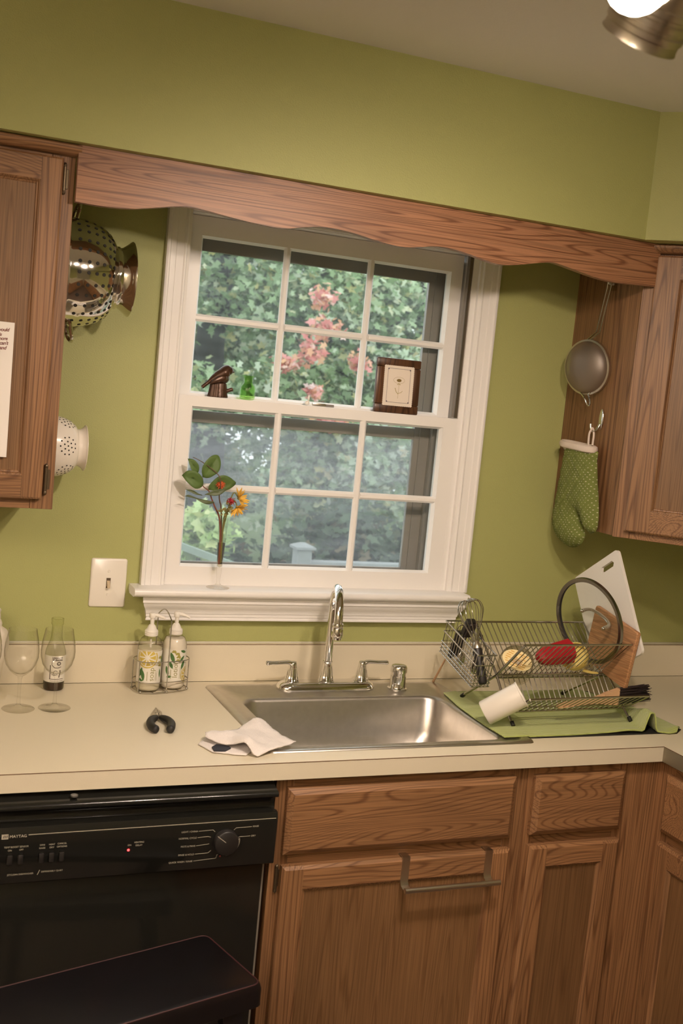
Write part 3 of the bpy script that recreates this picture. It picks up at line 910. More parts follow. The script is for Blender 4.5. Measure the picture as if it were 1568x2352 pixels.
# ------------------------------------------------------------------ faucet
fa = thing('faucet', 'chrome gooseneck kitchen faucet with two lever handles', 'faucet', (.604, -.103, .9165))
fx, fy = .604, -.103
base = [rrect(.468, .740, -.136, -.072, .031, .9162), rrect(.468, .740, -.136, -.072, .031, .922), rrect(.471, .737, -.133, -.075, .029, .930), rrect(.479, .729, -.126, -.082, .022, .9355), rrect(.486, .722, -.122, -.088, .016, .937)]
MB().loft(base).build('base_plate', CHROME, fa, ang=1.2)
fl = lambda a, h: .05 * math.cos(10 * a) if .004 < h < .046 else 0
MB().lathe([(.0225, .0), (.0225, .004), (.019, .006), (.0165, .02), (.0138, .036), (.0118, .050), (.0118, .0515), (.0128, .0525), (.0128, .056), (.0112, .057), (.0001, .057)], (fx, fy, .934), n=60, flute=fl, cap=True).build('spout_base', CHROME, fa, ang=1.0)
dv = Vector((-.040, -.137, 0)); R_ = dv.length / 2; du = dv.normalized()
p0 = Vector((fx, fy, .985)); cT = Vector((fx, fy, 1.124)) + du * R_
path = [p0, Vector((fx, fy, 1.03)), Vector((fx, fy, 1.08))] + arc(cT, R_, PI, -.10, 18, du, (0, 0, 1))
rr = [.0112] * 3 + [.0112] * (len(path) - 3)
sp_o = MB().tube(path, rr, 18).build('spout', CHROME, fa, ang=1.2)
e = path[-1]
MB().lathe([(.0128, .004), (.0140, 0), (.0142, -.004), (.0128, -.006), (.0140, -.008), (.0152, -.027), (.0146, -.030), (.0001, -.030)], e, (-.03, -.06, 1), n=24, cap=True).lathe([(.0118, -.030), (.0118, -.0365), (.0001, -.0365)], e, (-.03, -.06, 1), n=20).build('spray_head', CHROME, sp_o)
for sx, xc, ex in ((-1, .508, .431), (1, .7045, .776)):
    h = MB().lathe([(.0205, 0), (.0205, .004), (.0175, .006), (.0150, .020), (.0122, .034), (.0108, .043), (.0105, .050), (.0085, .0545), (.0001, .056)], (xc, fy, .934), n=60, flute=lambda a, h: .05 * math.cos(10 * a) if .004 < h < .035 else 0, cap=True)
    pth = spline([(xc - sx * .001, fy, .970), (xc + sx * .002, fy - .001, .980), (xc + sx * .012, fy - .002, .9868), (xc + sx * .030, fy - .004, .9875), ((xc + ex) / 2 + sx * .006, fy - .005, .9868), (ex - sx * .010, fy - .007, .9868), (ex, fy - .007, .9862)], 4)
    n_ = len(pth)
    h.tube(pth, [.0095 - .0030 * min(1, i / (n_ * .45)) + (.0022 * max(0, (i / n_ - .72) / .2) if i < n_ - 2 else (.0005 if i == n_ - 2 else -.003)) for i in range(n_)], 14, flat=.72)
    h.build('lever_handle', CHROME, fa, ang=1.0)
ag = MB().lathe([(.026, 0), (.0262, .003), (.0225, .005), (.0215, .008), (.0213, .036)], (.8055, -.118, .9165), n=32, cap=True)
ag.lathe([(.0200, .036), (.0200, .046), (.0222, .0465), (.0224, .052), (.0222, .061), (.019, .0655), (.012, .0675), (.0001, .068)], (.8055, -.118, .9165), n=32)
tag(ag.build('air_gap_cap', CHROME), 'round chrome air gap cap at the rear of the sink, right of the faucet', 'sink fitting')

# ------------------------------------------------------------------ dishwasher
dw = thing('dishwasher', 'black built-in dishwasher with a control console, left of the sink cabinet', 'dishwasher', (-.01, -.33, 0))
X0, X1 = -.3145, .2950
MB().box(X0 + .01, X1 - .012, -.59, -.03, .10, .870).build('body', BLACKP, dw)
MB().box(X0 + .012, X1 - .0145, -.6270, -.5902, .112, .7055, .004, 2).build('door', BLACKG, dw)
MB().box(X1 - .0142, X1 - .0088, -.6180, -.5902, .112, .703).build('door_edge', pm('door_edge_grey', (.32, .30, .25), .4, .3), dw, 'pale metal strip along the door edge')
con = [(-.5902, .7065), (-.6570, .7065), (-.6600, .7095), (-.6612, .800), (-.6605, .8085), (-.6560, .8175), (-.6480, .8190), (-.6360, .8160), (-.6300, .8200), (-.6280, .832), (-.6320, .840), (-.6480, .8455), (-.6545, .8490), (-.6555, .8540), (-.6520, .8585), (-.6300, .8625), (-.6200, .868), (-.5902, .868)]
MB().prism([(X0, y, z) for y, z in con], (X1 - X0 - .0045, 0, 0)).build('console', BLACKG, dw, ang=.9)
MB().lathe([(.0265, 0), (.0265, .006), (.0250, .012), (.0232, .0135), (.0001, .0135)], (.1815, -.6608, .7630), (0, -1, 0), n=40).build('dial', BLACKP, dw)
prt = MB()


def ptext(body, x, z, sz, align='LEFT'):
    prt.add_mesh(text_mesh(body, sz, 0, align), Matrix.Translation((x, -.66145, z)) @ Matrix.Rotation(PI / 2, 4, 'X'))


def pline(pts, w=.0009):
    for (x0, z0), (x1, z1) in zip(pts, pts[1:]):
        d = Vector((x1 - x0, z1 - z0)).normalized(); nx, nz = -d.y * w / 2, d.x * w / 2
        prt.face([(x0 + nx, -.66145, z0 + nz), (x1 + nx, -.66145, z1 + nz), (x1 - nx, -.66145, z1 - nz), (x0 - nx, -.66145, z0 - nz)])


ptext('MAYTAG', -.2440, .8018, .0078)
pline([(-.2095, .8037), (.2865, .8060)], .0013)
prt.face([(-.2585, -.66145, .7975), (-.2462, -.66145, .7975), (-.2462, -.66145, .8070), (-.2585, -.66145, .8070)])
for b_, x, z in (('TEMP BOOST SENSOR', -.2305, .7810), ('ON', -.2420, .7745), ('OFF', -.2210, .7748), ('SANI', -.1825, .7815), ('RINSE', -.1825, .7752), ('HEAT', -.1645, .7815), ('DRY', -.1645, .7755),
                 ('CANCEL', -.1455, .7820), ('OPTIONS', -.1455, .7760), ('ON', -.0150, .7690), ('HEATING', .0040, .7740), ('DELAY', .0040, .7678)):
    ptext(b_, x, z, .0046, 'CENTER')
ptext('JETCLEAN DISHWASHER', -.2440, .7262, .0044)
ptext('DEPENDABLY QUIET', -.1815, .7280, .0044)
pline([(-.1885, .7225), (-.1845, .7320)], .0009)
for b_, x, z in (('LIGHT / CHINA', .1220, .7885), ('NORMAL CYCLE', .1205, .7750), ('POTS & PANS', .1190, .7580), ('RINSE & HOLD', .1180, .7405), ('QUICK WASH / RINSE', .1155, .7262)):
    ptext(b_, x, z, .0050, 'RIGHT')
ptext('RINSE', .2375, .7912, .0050); ptext('DRY', .2355, .7712, .0050)
pline([(.1238, .7885), (.1535, .7893), (.1580, .7850)]); pline([(.1222, .7752), (.1440, .7762), (.1500, .7742)]); pline([(.1207, .7582), (.1410, .7597), (.1475, .7605)])
pline([(.1197, .7407), (.1465, .7415), (.1525, .7465)]); pline([(.1172, .7264), (.1640, .7290), (.1660, .7365)])
pline([(.2355, .7912), (.2020, .7905), (.1975, .7862)]); pline([(.2335, .7715), (.2120, .7712), (.2065, .7695)])
for k in range(22):
    a = math.radians(8 - k * 4.3)
    x, z = .1815 + .0292 * math.cos(a), .7630 + .0292 * math.sin(a)
    dx, dz = math.cos(a) * .0018, math.sin(a) * .0018
    pline([(x - dx, z - dz), (x + dx, z + dz)], .0013)
prt.build('lettering', PRINTW, dw, 'cream printed lettering and lines', fix=False)
blk = MB()
for k in range(3):
    x = -.2563 + k * .0030
    blk.face([(x, -.66165, .7995), (x + .0016, -.66165, .7995), (x + .0034, -.66165, .8050), (x + .0018, -.66165, .8050)])
blk.build('emblem_strokes', BLACKP, dw)
ptr = MB().face([(.1600, -.6746, .7800), (.1608, -.6746, .7808), (.1790, -.6746, .7665), (.1785, -.6746, .7655)])
ptr.build('dial_pointer', PRINTW, dw)
for x in (-.2416, -.2216, -.1835, -.1645, -.1455):
    MB().box(x - .0048, x + .0048, -.6665, -.6611, .7475, .7660, .0018, 2).build('button', BLACKP, dw)
MB().lathe([(.0001, .0016), (.0018, .0012), (.0024, 0)], (-.0163, -.6612, .7590), (0, -1, 0), n=12).build('indicator_light', LED, dw, 'small glowing red light')
MB().lathe([(.0001, .0008), (.0020, .0008), (.0020, 0)], (.1725, -.6613, .7325), (0, -1, 0), n=12).build('off_mark', PRINTR, dw, 'dull red off mark')
MB().lathe([(.0075, 0), (.0070, .003), (.0001, .0034)], (-.125, -.640, .8695), (0, 0, -1), n=16).build('mounting_screw', pm('screw_grey', (.3, .29, .27), .4, .7), dw)

# ------------------------------------------------------------------ stool in front of the dishwasher
so_ = thing('step_stool', 'black wooden stool with worn reddish edges in front of the dishwasher', 'stool', (-.05, -.88, 0))
BR, FR_ = Vector((.132, -.742)), Vector((.182, -.935))
bdir = Vector((-.965, -.262)).normalized()
BLk, FLk = BR + bdir * .50, FR_ + bdir * .50


def rounded(quad, r, z, n=5):
    out = []
    m = len(quad)
    for i in range(m):
        p, a, b_ = quad[i], quad[i - 1], quad[(i + 1) % m]
        A = p + (a - p).normalized() * r; B = p + (b_ - p).normalized() * r
        for k in range(n + 1):
            t = k / n
            q = A * (1 - t) ** 2 + p * 2 * t * (1 - t) + B * t * t
            out.append((q.x, q.y, z))
    return out


q_ = [BR, BLk, FLk, FR_]
cen = sum((p for p in q_), Vector((0, 0))) / 4
qo = [cen + (p - cen) * 1.035 for p in q_]
MB().loft([rounded(qo, .02, .566), rounded(qo, .022, .570), rounded(qo, .022, .596), rounded([cen + (p - cen) * 1.02 for p in q_], .02, .606), rounded(q_, .018, .610)]).build('seat', STOOLB, so_)
ed = [Vector(p) for p in rounded(q_, .018, .6095)]
MB().tube(ed, .0014, 6, closed=True).build('worn_edge', STOOLR, so_, 'reddish paint-worn seat edge')
for p in q_:
    t = cen + (p - cen) * .80; f = cen + (p - cen) * .98
    MB().loft([[(f.x - .016, f.y - .016, .001), (f.x + .016, f.y - .016, .001), (f.x + .016, f.y + .016, .001), (f.x - .016, f.y + .016, .001)],
               [(t.x - .018, t.y - .018, .5655), (t.x + .018, t.y - .018, .5655), (t.x + .018, t.y + .018, .5655), (t.x - .018, t.y + .018, .5655)]]).build('leg', STOOLB, so_)

# ================================================================== CEILING SPOTLIGHTS
sl = thing('ceiling_spotlights', 'brushed nickel ceiling spotlights, one lit bulb showing at the top right', 'ceiling light', (.36, -1.60, 2.448))
MB().lathe([(.075, 0), (.075, -.012), (.06, -.022), (.0001, -.022)], (.36, -1.60, ZC - .0005), n=40).build('canopy', SATIN, sl)
MB().tube([(.20, -1.67, 2.400), (.61, -1.49, 2.400)], .008, 12).tube([(.36, -1.60, 2.43), (.36, -1.60, 2.400)], .009, 12).build('bar', SATIN, sl)


def spot_head(piv, aim, length, rad, name='spot_head', back=.35, pw=LAMP_W, ribs=True, size=2.5):
    piv = Vector(piv); aim = Vector(aim).normalized()
    o = piv - aim * length * back
    pr = [(.0001, 0), (rad * .62, 0), (rad * .70, .004)]
    pr += [(rad * .98, .006), (rad, .010)]
    z = .012
    if ribs:
        for k in range(3):
            pr += [(rad, length - .052 + k * .0145), (rad * 1.045, length - .050 + k * .0145), (rad * 1.045, length - .043 + k * .0145), (rad, length - .041 + k * .0145)]
    pr += [(rad, length - .004), (rad * 1.03, length), (rad * .94, length), (rad * .92, length - .02), (rad * .5, length - .07), (.0001, length - .075)]
    h = MB().lathe(pr, o, aim, n=40).build(name, SATIN, sl, ang=.5)
    MB().tube([piv + Vector((0, 0, .001)), (piv.x, piv.y, 2.400)], .005, 8).build('stem', SATIN, h)
    c = o + aim * (length - (.010 if rad < .045 else .034))
    MB().ball(c, min(.036, rad * .9), (1, 1, 1), 20).build('bulb', BULB, h)
    ld = bpy.data.lights.new('spot_lamp', 'SPOT')
    ld.energy = pw; ld.color = WARM; ld.shadow_soft_size = .030
    ld.spot_size = size; ld.spot_blend = .9
    lo = bpy.data.objects.new('spot_lamp', ld)
    COL.objects.link(lo)
    lo.parent = h
    q = o + aim * (length + .036)
    lo.location = q - WL[h.name]
    lo.rotation_euler = aim.to_track_quat('-Z', 'Y').to_euler()
    return h


spot_head((.362, -1.560, 2.250), (-.04, .60, -.80), .155, .050, pw=LAMP_W * .95, size=2.35)
spot_head((.240, -1.660, 2.222), (-.16, -.12, -.97), .105, .041, pw=LAMP_W * .40, size=2.6)
spot_head((.560, -1.500, 2.290), (.20, .68, -.66), .155, .050, pw=LAMP_W * .48, size=2.40)

rl = thing('added_fill_lamp', 'unseen uplighter added behind the viewer as ambient fill light', 'fill lamp', (-1.45, -3.0, 0))  # added out of frame only to brighten ceiling and soffit by bounce
MB().lathe([(.0001, .001), (.14, .001), (.145, .012), (.12, .022), (.014, .03), (.0001, .03)], (-1.45, -3.0, 0), n=40).build('base', SATIN, rl)
MB().tube([(-1.45, -3.0, .03), (-1.45, -3.0, 1.72)], .012, 14).build('pole', SATIN, rl)
MB().lathe([(.014, 1.72), (.06, 1.735), (.12, 1.77), (.16, 1.82), (.158, 1.822), (.118, 1.776), (.058, 1.745), (.0001, 1.735)], (-1.45, -3.0, 0), n=44).build('bowl', SATIN, rl)
MB().ball((-1.45, -3.0, 1.775), .03, (1, 1, 1), 16).build('bulb', BULB, rl)
ld = bpy.data.lights.new('fill_uplight', 'SPOT'); ld.energy = FILL_W; ld.color = WARM; ld.shadow_soft_size = .05; ld.spot_size = 2.7; ld.spot_blend = .6
lo = bpy.data.objects.new('fill_uplight', ld); COL.objects.link(lo); lo.parent = rl; lo.location = (0, 0, 1.83); lo.rotation_euler = (PI, 0, 0)

# ================================================================== OUTDOORS
setting(MB().box(-9, 14, .30, 32, -1.30, -1.20).build('ground', GRASS), 'grassy ground of the garden outside the window', 'ground')


def leaves(name, mat, parent, blobs, n, size, shell=.55, seed=1):
    """leaf cloud: n pointed five-lobed leaves spread through ellipsoid blobs"""
    rnd = random.Random(seed)
    V = []; F = []
    wts = [b[3] * b[4] * b[5] for b in blobs]
    shape = [(0, -.55), (.34, -.50), (.22, -.18), (.52, .06), (.20, .16), (0, .62), (-.20, .16), (-.52, .06), (-.22, -.18), (-.34, -.50)]
    for _ in range(n):
        b = rnd.choices(blobs, wts)[0]
        d = Vector((rnd.gauss(0, 1), rnd.gauss(0, 1), rnd.gauss(0, 1))).normalized() * (shell + (1 - shell) * rnd.random()) * rnd.random() ** .25
        c = Vector((b[0] + d.x * b[3], b[1] + d.y * b[4], b[2] + d.z * b[5]))
        nrm = Vector((rnd.gauss(0, .55), rnd.gauss(0, .55) - .35, rnd.gauss(0, .5) + .7)).normalized()
        u = nrm.orthogonal().normalized(); w = nrm.cross(u)
        a = rnd.random() * 6.283
        u, w = u * math.cos(a) + w * math.sin(a), w * math.cos(a) - u * math.sin(a)
        s = size * (.65 + .7 * rnd.random())
        i = len(V)
        V += [c + u * x * s + w * y * s for x, y in shape]
        F.append(tuple(range(i, i + 10)))
    org = Vector((blobs[0][0], blobs[0][1], blobs[0][2]))
    me = bpy.data.meshes.new(name)
    me.from_pydata([v - org for v in V], [], F)
    me.materials.append(mat)
    o = bpy.data.objects.new(name, me); COL.objects.link(o)
    WL[o.name] = org
    o.parent = parent; o.location = org - WL[parent.name]
    o['kind'] = 'stuff'
    return o


def trunk(root, pts, r0, r1):
    P = spline(pts, 4)
    n = len(P)
    MB().tube(P, [r0 + (r1 - r0) * i / (n - 1) for i in range(n)], 10).build('trunk', BARK, root)


def branch(root, pts, r):
    P = spline(pts, 3); n = len(P)
    MB().tube(P, [r * (1 - .8 * i / (n - 1)) for i in range(n)], 6).build('branch', BARK, root)


GZ = -1.20
t1 = thing('maple_tree', 'green maple with a dark trunk at the left of the upper panes', 'tree', (2.55, 8.4, GZ), 'trees outside the window')
trunk(t1, [(2.72, 8.5, GZ + .002), (2.66, 8.5, 1.2), (2.60, 8.5, 2.2), (2.85, 8.6, 3.4), (3.0, 8.6, 4.6)], .20, .10)
branch(t1, [(2.62, 8.45, 2.1), (2.9, 8.3, 2.5), (3.35, 8.1, 2.75)], .05)
branch(t1, [(2.80, 8.5, 3.2), (3.3, 8.2, 3.3), (3.8, 8.0, 3.05)], .05)
branch(t1, [(2.64, 8.5, 1.5), (2.3, 8.2, 2.0), (1.9, 8.0, 2.3)], .05)
leaves('foliage', LF_GREEN, t1, [(3.2, 8.0, 2.5, .9, .7, .6), (2.5, 7.6, 1.5, .6, .5, .45), (2.0, 8.2, 2.6, .7, .7, .7), (3.0, 8.2, 3.5, 1.2, .8, .7), (3.3, 7.4, 1.75, .7, .5, .4), (1.4, 8, 3.2, .8, .8, .8), (2.1, 8.6, 1.2, .9, .5, .8), (2.7, 9.0, .6, 1.2, .5, .6), (2.4, 9.4, 1.5, 1.0, .4, .8), (3.1, 9.6, 2.3, 1.2, .4, .9)], 24000, .085, .35, 3)
t2 = thing('red_maple_tree', 'maple turning red in the middle of the upper panes', 'tree', (3.6, 7.6, GZ), 'trees outside the window')
trunk(t2, [(3.75, 8.0, GZ + .002), (3.7, 7.9, .6), (3.62, 7.8, 1.6), (3.5, 7.7, 2.8), (3.45, 7.7, 3.9)], .12, .05)
branch(t2, [(3.65, 7.8, 1.4), (3.3, 7.4, 1.9), (3.05, 7.2, 2.15)], .035)
branch(t2, [(3.6, 7.7, 1.9), (3.95, 7.4, 1.8), (4.2, 7.2, 1.62)], .035)
leaves('foliage', LF_GREEN, t2, [(3.6, 7.3, 1.35, .9, .6, .45), (3.9, 7.5, 2.5, .8, .6, .6), (3.3, 7.2, .8, .7, .5, .4), (4.2, 7.2, 1.9, .6, .5, .5)], 12000, .082, .35, 4)
leaves('red_foliage', LF_RED, t2, [(2.98, 6.55, 2.02, .16, .25, .20), (3.05, 6.6, 2.50, .16, .25, .16), (2.76, 6.55, 1.88, .20, .25, .10), (3.22, 6.55, 1.42, .22, .25, .12), (3.02, 6.5, 1.66, .12, .25, .10), (3.45, 6.6, 1.95, .12, .25, .16), (3.10, 6.55, 2.22, .2, .25, .16)], 640, .062, .1, 5)
t3 = thing('pale_young_tree', 'young tree with whitish green leaves at the right of the upper panes', 'tree', (4.5, 7.4, GZ), 'trees outside the window')
trunk(t3, [(4.6, 7.4, GZ + .002), (4.55, 7.4, .6), (4.45, 7.4, 1.8), (4.4, 7.4, 3.0)], .07, .03)
branch(t3, [(4.5, 7.4, 1.0), (4.2, 7.1, 1.4), (3.9, 6.9, 1.55)], .02)
leaves('foliage', LF_PALE, t3, [(4.3, 7.0, 1.75, .65, .5, .6), (4.0, 6.8, 1.15, .6, .4, .4), (4.75, 7.2, 2.5, .6, .5, .5), (3.65, 6.8, .95, .4, .4, .3)], 7000, .085, .3, 6)
for k, (x, y, lab) in enumerate(((.4, 13.5, 'tall dark tree far back, leftmost behind the maples'), (3.4, 14.5, 'tall dark tree far back, behind the red maple'), (6.4, 14.0, 'tall dark tree far back, behind the pale young tree'), (9.6, 13.5, 'tall dark tree far back, rightmost of the garden'))):
    t = thing('woodland_tree', lab, 'tree', (x, y, GZ), 'trees outside the window')
    trunk(t, [(x, y, GZ + .002), (x + .1, y, 1.5), (x - .1, y, 4), (x, y, 6)], .26, .10)
    leaves('foliage', LF_DARK if k % 2 else LF_GREEN, t, [(x, y, 1.6, 2.3, 1.0, 1.9), (x + .6, y, 4.2, 2.0, 1.0, 1.8), (x - .8, y - .4, 3.0, 1.4, .9, 1.3), (x, y - .5, 0, 1.9, .9, 1.0)], 9000, .19, .3, 20 + k)
for nm, lab, x, y, z, rx, ry, rz, n, mt, sz, sd in (
        ('garden_shrub', 'dark green shrub behind the fence, left of the post', 2.0, 6.5, -.35, .7, .5, .85, 2600, LF_DARK, .10, 31),
        ('garden_shrub', 'dark green shrub behind the fence, right of the post', 3.2, 6.4, -.15, .75, .5, .95, 3400, LF_DARK, .10, 32),
        ('garden_shrub', 'reddish tinged dark shrub behind the fence at the far right', 4.5, 6.6, -.1, .8, .5, 1.0, 3400, LF_DARK, .11, 33),
        ('yellow_shrub', 'yellow-green leafy shrub behind the flower vase', 1.56, 4.62, .62, .30, .22, .26, 700, LF_YEL, .085, 34),
        ('fern_plant', 'bright green ferny plant in the bottom right pane', 2.62, 4.2, .28, .22, .2, .24, 520, LF_YEL, .075, 35)):
    t = thing(nm, lab, 'shrub', (x, y, GZ), 'shrubs outside the window')
    trunk(t, [(x, y, GZ + .002), (x + .02, y, (GZ + z) / 2), (x, y, z)], .03, .012)
    if nm == 'garden_shrub':
        leaves('foliage', mt, t, [(x, y, z, rx, ry, rz), (x + .25, y - .1, z + rz * .5, rx * .6, ry * .8, rz * .5)], n, sz, .3, sd)
    else:
        leaves('foliage', mt, t, [(x, y, z, rx, ry, rz), (x - .1, y, z - .35, rx * .7, ry, .3)], n, sz, .2, sd)

fe = thing('garden_fence', 'grey weathered garden fence with a capped post, low in the bottom panes', 'fence', (2.46, 5.0, GZ))
FY = 5.0
for xp, zt in ((2.47, .495), (4.35, .40), (.9, .36)):
    MB().box(xp - .058, xp + .058, FY - .058, FY + .058, GZ + .002, zt, .006).build('post', FENCEM, fe)
    MB().loft([[(xp - .078, FY - .078, zt), (xp + .078, FY - .078, zt), (xp + .078, FY + .078, zt), (xp - .078, FY + .078, zt)],
               [(xp - .078, FY - .078, zt + .018), (xp + .078, FY - .078, zt + .018), (xp + .078, FY + .078, zt + .018), (xp - .078, FY + .078, zt + .018)],
               [(xp - .02, FY - .02, zt + .045), (xp + .02, FY - .02, zt + .045), (xp + .02, FY + .02, zt + .045), (xp - .02, FY + .02, zt + .045)]]).build('post_cap', FENCEM, fe)
for xa, xb, zt in ((2.53, 4.29, .405), (.96, 2.41, .30)):
    MB().box(xa, xb, FY - .045, FY + .045, zt - .035, zt, .004).build('rail', FENCEM, fe)
    MB().box(xa, xb, FY + .002, FY + .04, -.75, -.66).build('rail', FENCEM, fe)
    pk = None
    n = int((xb - xa) / .105)
    for k in range(n):
        x = xa + .05 + k * .105
        if pk is None:
            pk = MB().box(x - .036, x + .036, FY - .02, FY + .001, -.95, zt - .036, .003).build('picket', FENCEM, fe)
            x0_ = x
        else:
            c = pk.copy(); COL.objects.link(c); c.location.x = pk.location.x + (x - x0_)
hr = thing('stair_handrail', 'mossy green handrail sloping down at the lower left of the window', 'handrail', (1.5, 3.6, GZ))
MB().loft([[(1.02, 3.58, .725), (1.02, 3.68, .725), (1.02, 3.68, .765), (1.02, 3.58, .765)], [(1.75, 3.58, .49), (1.75, 3.68, .49), (1.75, 3.68, .53), (1.75, 3.58, .53)]]).build('rail', RAILM, hr)
for x, z in ((1.10, .70), (1.68, .51)):
    MB().box(x - .04, x + .04, 3.59, 3.67, GZ + .002, z, .004).build('post', FENCEM, hr)

# ================================================================== ON THE WALLS
sw_ = thing('light_switch', 'white toggle light switch plate on the green wall left of the window', 'light switch', (.0365, -.001, 1.165))
MB().loft([rrect(-.0080, .0812, 1.1035, 1.2262, .005, 0), rrect(-.0080, .0812, 1.1035, 1.2262, .005, .0025), rrect(-.0055, .0787, 1.106, 1.2237, .005, .0052)], cap=True)
mb = MB(Matrix(((1, 0, 0, 0), (0, 0, -1, -.0004), (0, 1, 0, 0), (0, 0, 0, 1))))
mb.loft([rrect(-.0080, .0812, 1.1035, 1.2262, .006, 0), rrect(-.0080, .0812, 1.1035, 1.2262, .006, .0025), rrect(-.0050, .0782, 1.1065, 1.2232, .006, .0052)])
mb.build('plate', WHITEP, sw_, ang=1.2)
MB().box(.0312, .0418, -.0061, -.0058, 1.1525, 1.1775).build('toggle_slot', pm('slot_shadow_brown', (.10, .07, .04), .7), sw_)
MB().loft([[(.0325, -.0060, 1.158), (.0405, -.0060, 1.158), (.0405, -.0060, 1.171), (.0325, -.0060, 1.171)], [(.0335, -.0170, 1.1535), (.0395, -.0170, 1.1535), (.0395, -.0170, 1.1615), (.0335, -.0170, 1.1615)]]).build('toggle', ALMOND, sw_)
for z in (1.1355, 1.1945):
    MB().lathe([(.0034, 0), (.0030, .0012), (.0001, .0014)], (.0365, -.0057, z), (0, -1, 0), n=12).build('screw', WHITEP, sw_)


def perforated(root, name, mat, prof, c, ax, holes, hole_r, n=56):
    b_ = MB().lathe(prof, c, ax, n=n).build(name, mat, root, ang=1.0)
    return b_


def radius_at(prof, h):
    for (r0, h0), (r1, h1) in zip(prof, prof[1:]):
        if h0 <= h <= h1 and h1 > h0:
            t = (h - h0) / (h1 - h0)
            return r0 + (r1 - r0) * t, (r1 - r0) / (h1 - h0)
    return prof[-1][0], 0


def holes_mesh(prof, c, cells, hr):
    """dark round perforations on a bowl of revolution about +X; cells = (angle, height)"""
    mb = MB()
    for a, h in cells:
        r, sl_ = radius_at(prof, h)
        d = Vector((0, math.cos(a), math.sin(a)))
        nrm = (d - Vector((1, 0, 0)) * sl_).normalized()
        p = Vector(c) + Vector((1, 0, 0)) * h + d * r + nrm * .0006
        mb.disc(p, nrm, hr, 10)
    return mb


# steel colander hung on the side of the left cabinet
cx, cy, cz = -.158, -.160, 1.896
co = thing('steel_colander', 'shiny perforated steel colander hanging on the left cabinet side', 'colander', (cx, cy, cz))
bow = [(.1225, .004), (.1225, .010), (.1205, .014), (.1195, .040), (.1150, .066), (.1060, .090), (.0930, .108), (.0800, .119), (.0720, .123)]
MB().lathe([(.126, .0045), (.1262, .009), (.1225, .0095)] + bow[1:] + [(.0001, .124)], (cx, cy, cz), (1, 0, 0), n=72).build('bowl', POLISH, co, ang=1.0)
cells = []
for k in range(30):
    a = 2 * PI * k / 30 + .05
    for h in (.030, .050, .068, .084, .098, .109):
        cells.append((a + (.0 if k % 2 else .012), h))
holes_mesh(bow, (cx, cy, cz), cells, .0040).build('perforations', HOLE, co, kind='stuff')
MB().lathe([(.0700, .1235), (.0705, .130), (.0670, .135), (.0690, .141), (.0790, .154), (.0835, .159), (.0845, .161), (.0825, .161), (.0780, .157), (.0680, .144)], (cx, cy, cz), (1, 0, 0), n=64).build('foot_ring', POLISH, co, ang=.8)
for s in (1, -1):
    MB().tube(spline([(cx + .030, cy - .034, cz + s * .112), (cx + .036, cy - .030, cz + s * .142), (cx + .040, cy, cz + s * .152), (cx + .036, cy + .030, cz + s * .142), (cx + .030, cy + .034, cz + s * .112)], 5), .0042, 8).build('handle', POLISH, co)

wx, wy, wz = -.158, -.125, 1.504
wc = thing('white_colander', 'small white enamel colander hanging below the steel one', 'colander', (wx, wy, wz))
wb = [(.0720, .004), (.0715, .010), (.0700, .025), (.0665, .042), (.0600, .057), (.0510, .068), (.0440, .073)]
MB().lathe([(.0745, .0045), (.075, .007), (.0722, .008)] + wb[1:] + [(.0001, .074)], (wx, wy, wz), (1, 0, 0), n=56).build('bowl', ENAMELW, wc, ang=1.0)
cells = []
for q in range(6):
    a0 = q * PI / 3 + .42 + PI / 6
    for ring_, n_ in ((0, 1), (.16, 6), (.32, 11)):
        for k in range(n_):
            t = 2 * PI * k / n_ + .2
            cells.append((a0 + ring_ * math.cos(t) * .95, .0455 + ring_ * math.sin(t) * .055))
holes_mesh(wb, (wx, wy, wz), cells, .0019).build('perforations', HOLE, wc, kind='stuff')
MB().lathe([(.0425, .0735), (.0425, .079), (.0445, .084), (.0500, .090), (.0528, .0915), (.0528, .0925), (.0490, .0925), (.0430, .085)], (wx, wy, wz), (1, 0, 0), n=48).build('foot_ring', ENAMELW, wc, ang=.8)

# sieve and mitt on the side of the corner cabinet
sv = thing('wire_sieve', 'round fine-mesh sieve hanging by its wire handle on the right cabinet side', 'sieve', (1.27, -.14, 1.82))
sc_ = Vector((1.272, -.1405, 1.8200)); sn = Vector((-.93, -.30, -.10)).normalized()
su = (Vector((0, 0, 1)) - sn * sn.z).normalized(); sw2 = sn.cross(su)
ring_ = [sc_ + (su * math.cos(2 * PI * k / 48) * .0755 + sw2 * math.sin(2 * PI * k / 48) * .0755) for k in range(48)]
rimo = MB()
rimo.loft([[p - sn * .004 for p in ring_], [p + sn * .005 for p in ring_], [sc_ + (p - sc_) * .945 + sn * .006 for p in ring_], [sc_ + (p - sc_) * .93 + sn * .0065 for p in ring_]], cap=False)
rimo.build('rim', SATIN, sv, ang=.6)
mp_ = []
for j in range(9):
    t = j / 8 * PI / 2
    mp_.append((.0700 * math.cos(t) + .0001, .034 * math.sin(t)))
MB().lathe(mp_, sc_ + sn * .003, sn, n=40).build('mesh_bowl', SIEVE, sv, ang=1.2)
for dy in (-.008, .008):
    MB().tube([(1.290, -.172 + dy, 2.052), (1.290, -.170 + dy, 2.035), (1.282, -.156 + dy, 1.9165), (1.270, -.137 + dy, 1.896), (1.268, -.136 + dy, 1.888)], .0022, 8).build('handle_wire', POLISH, sv)
MB().tube(spline([(1.290, -.180, 2.05), (1.291, -.176, 2.058), (1.291, -.168, 2.058), (1.290, -.164, 2.05)], 4), .0022, 8).build('hanging_loop', POLISH, sv)
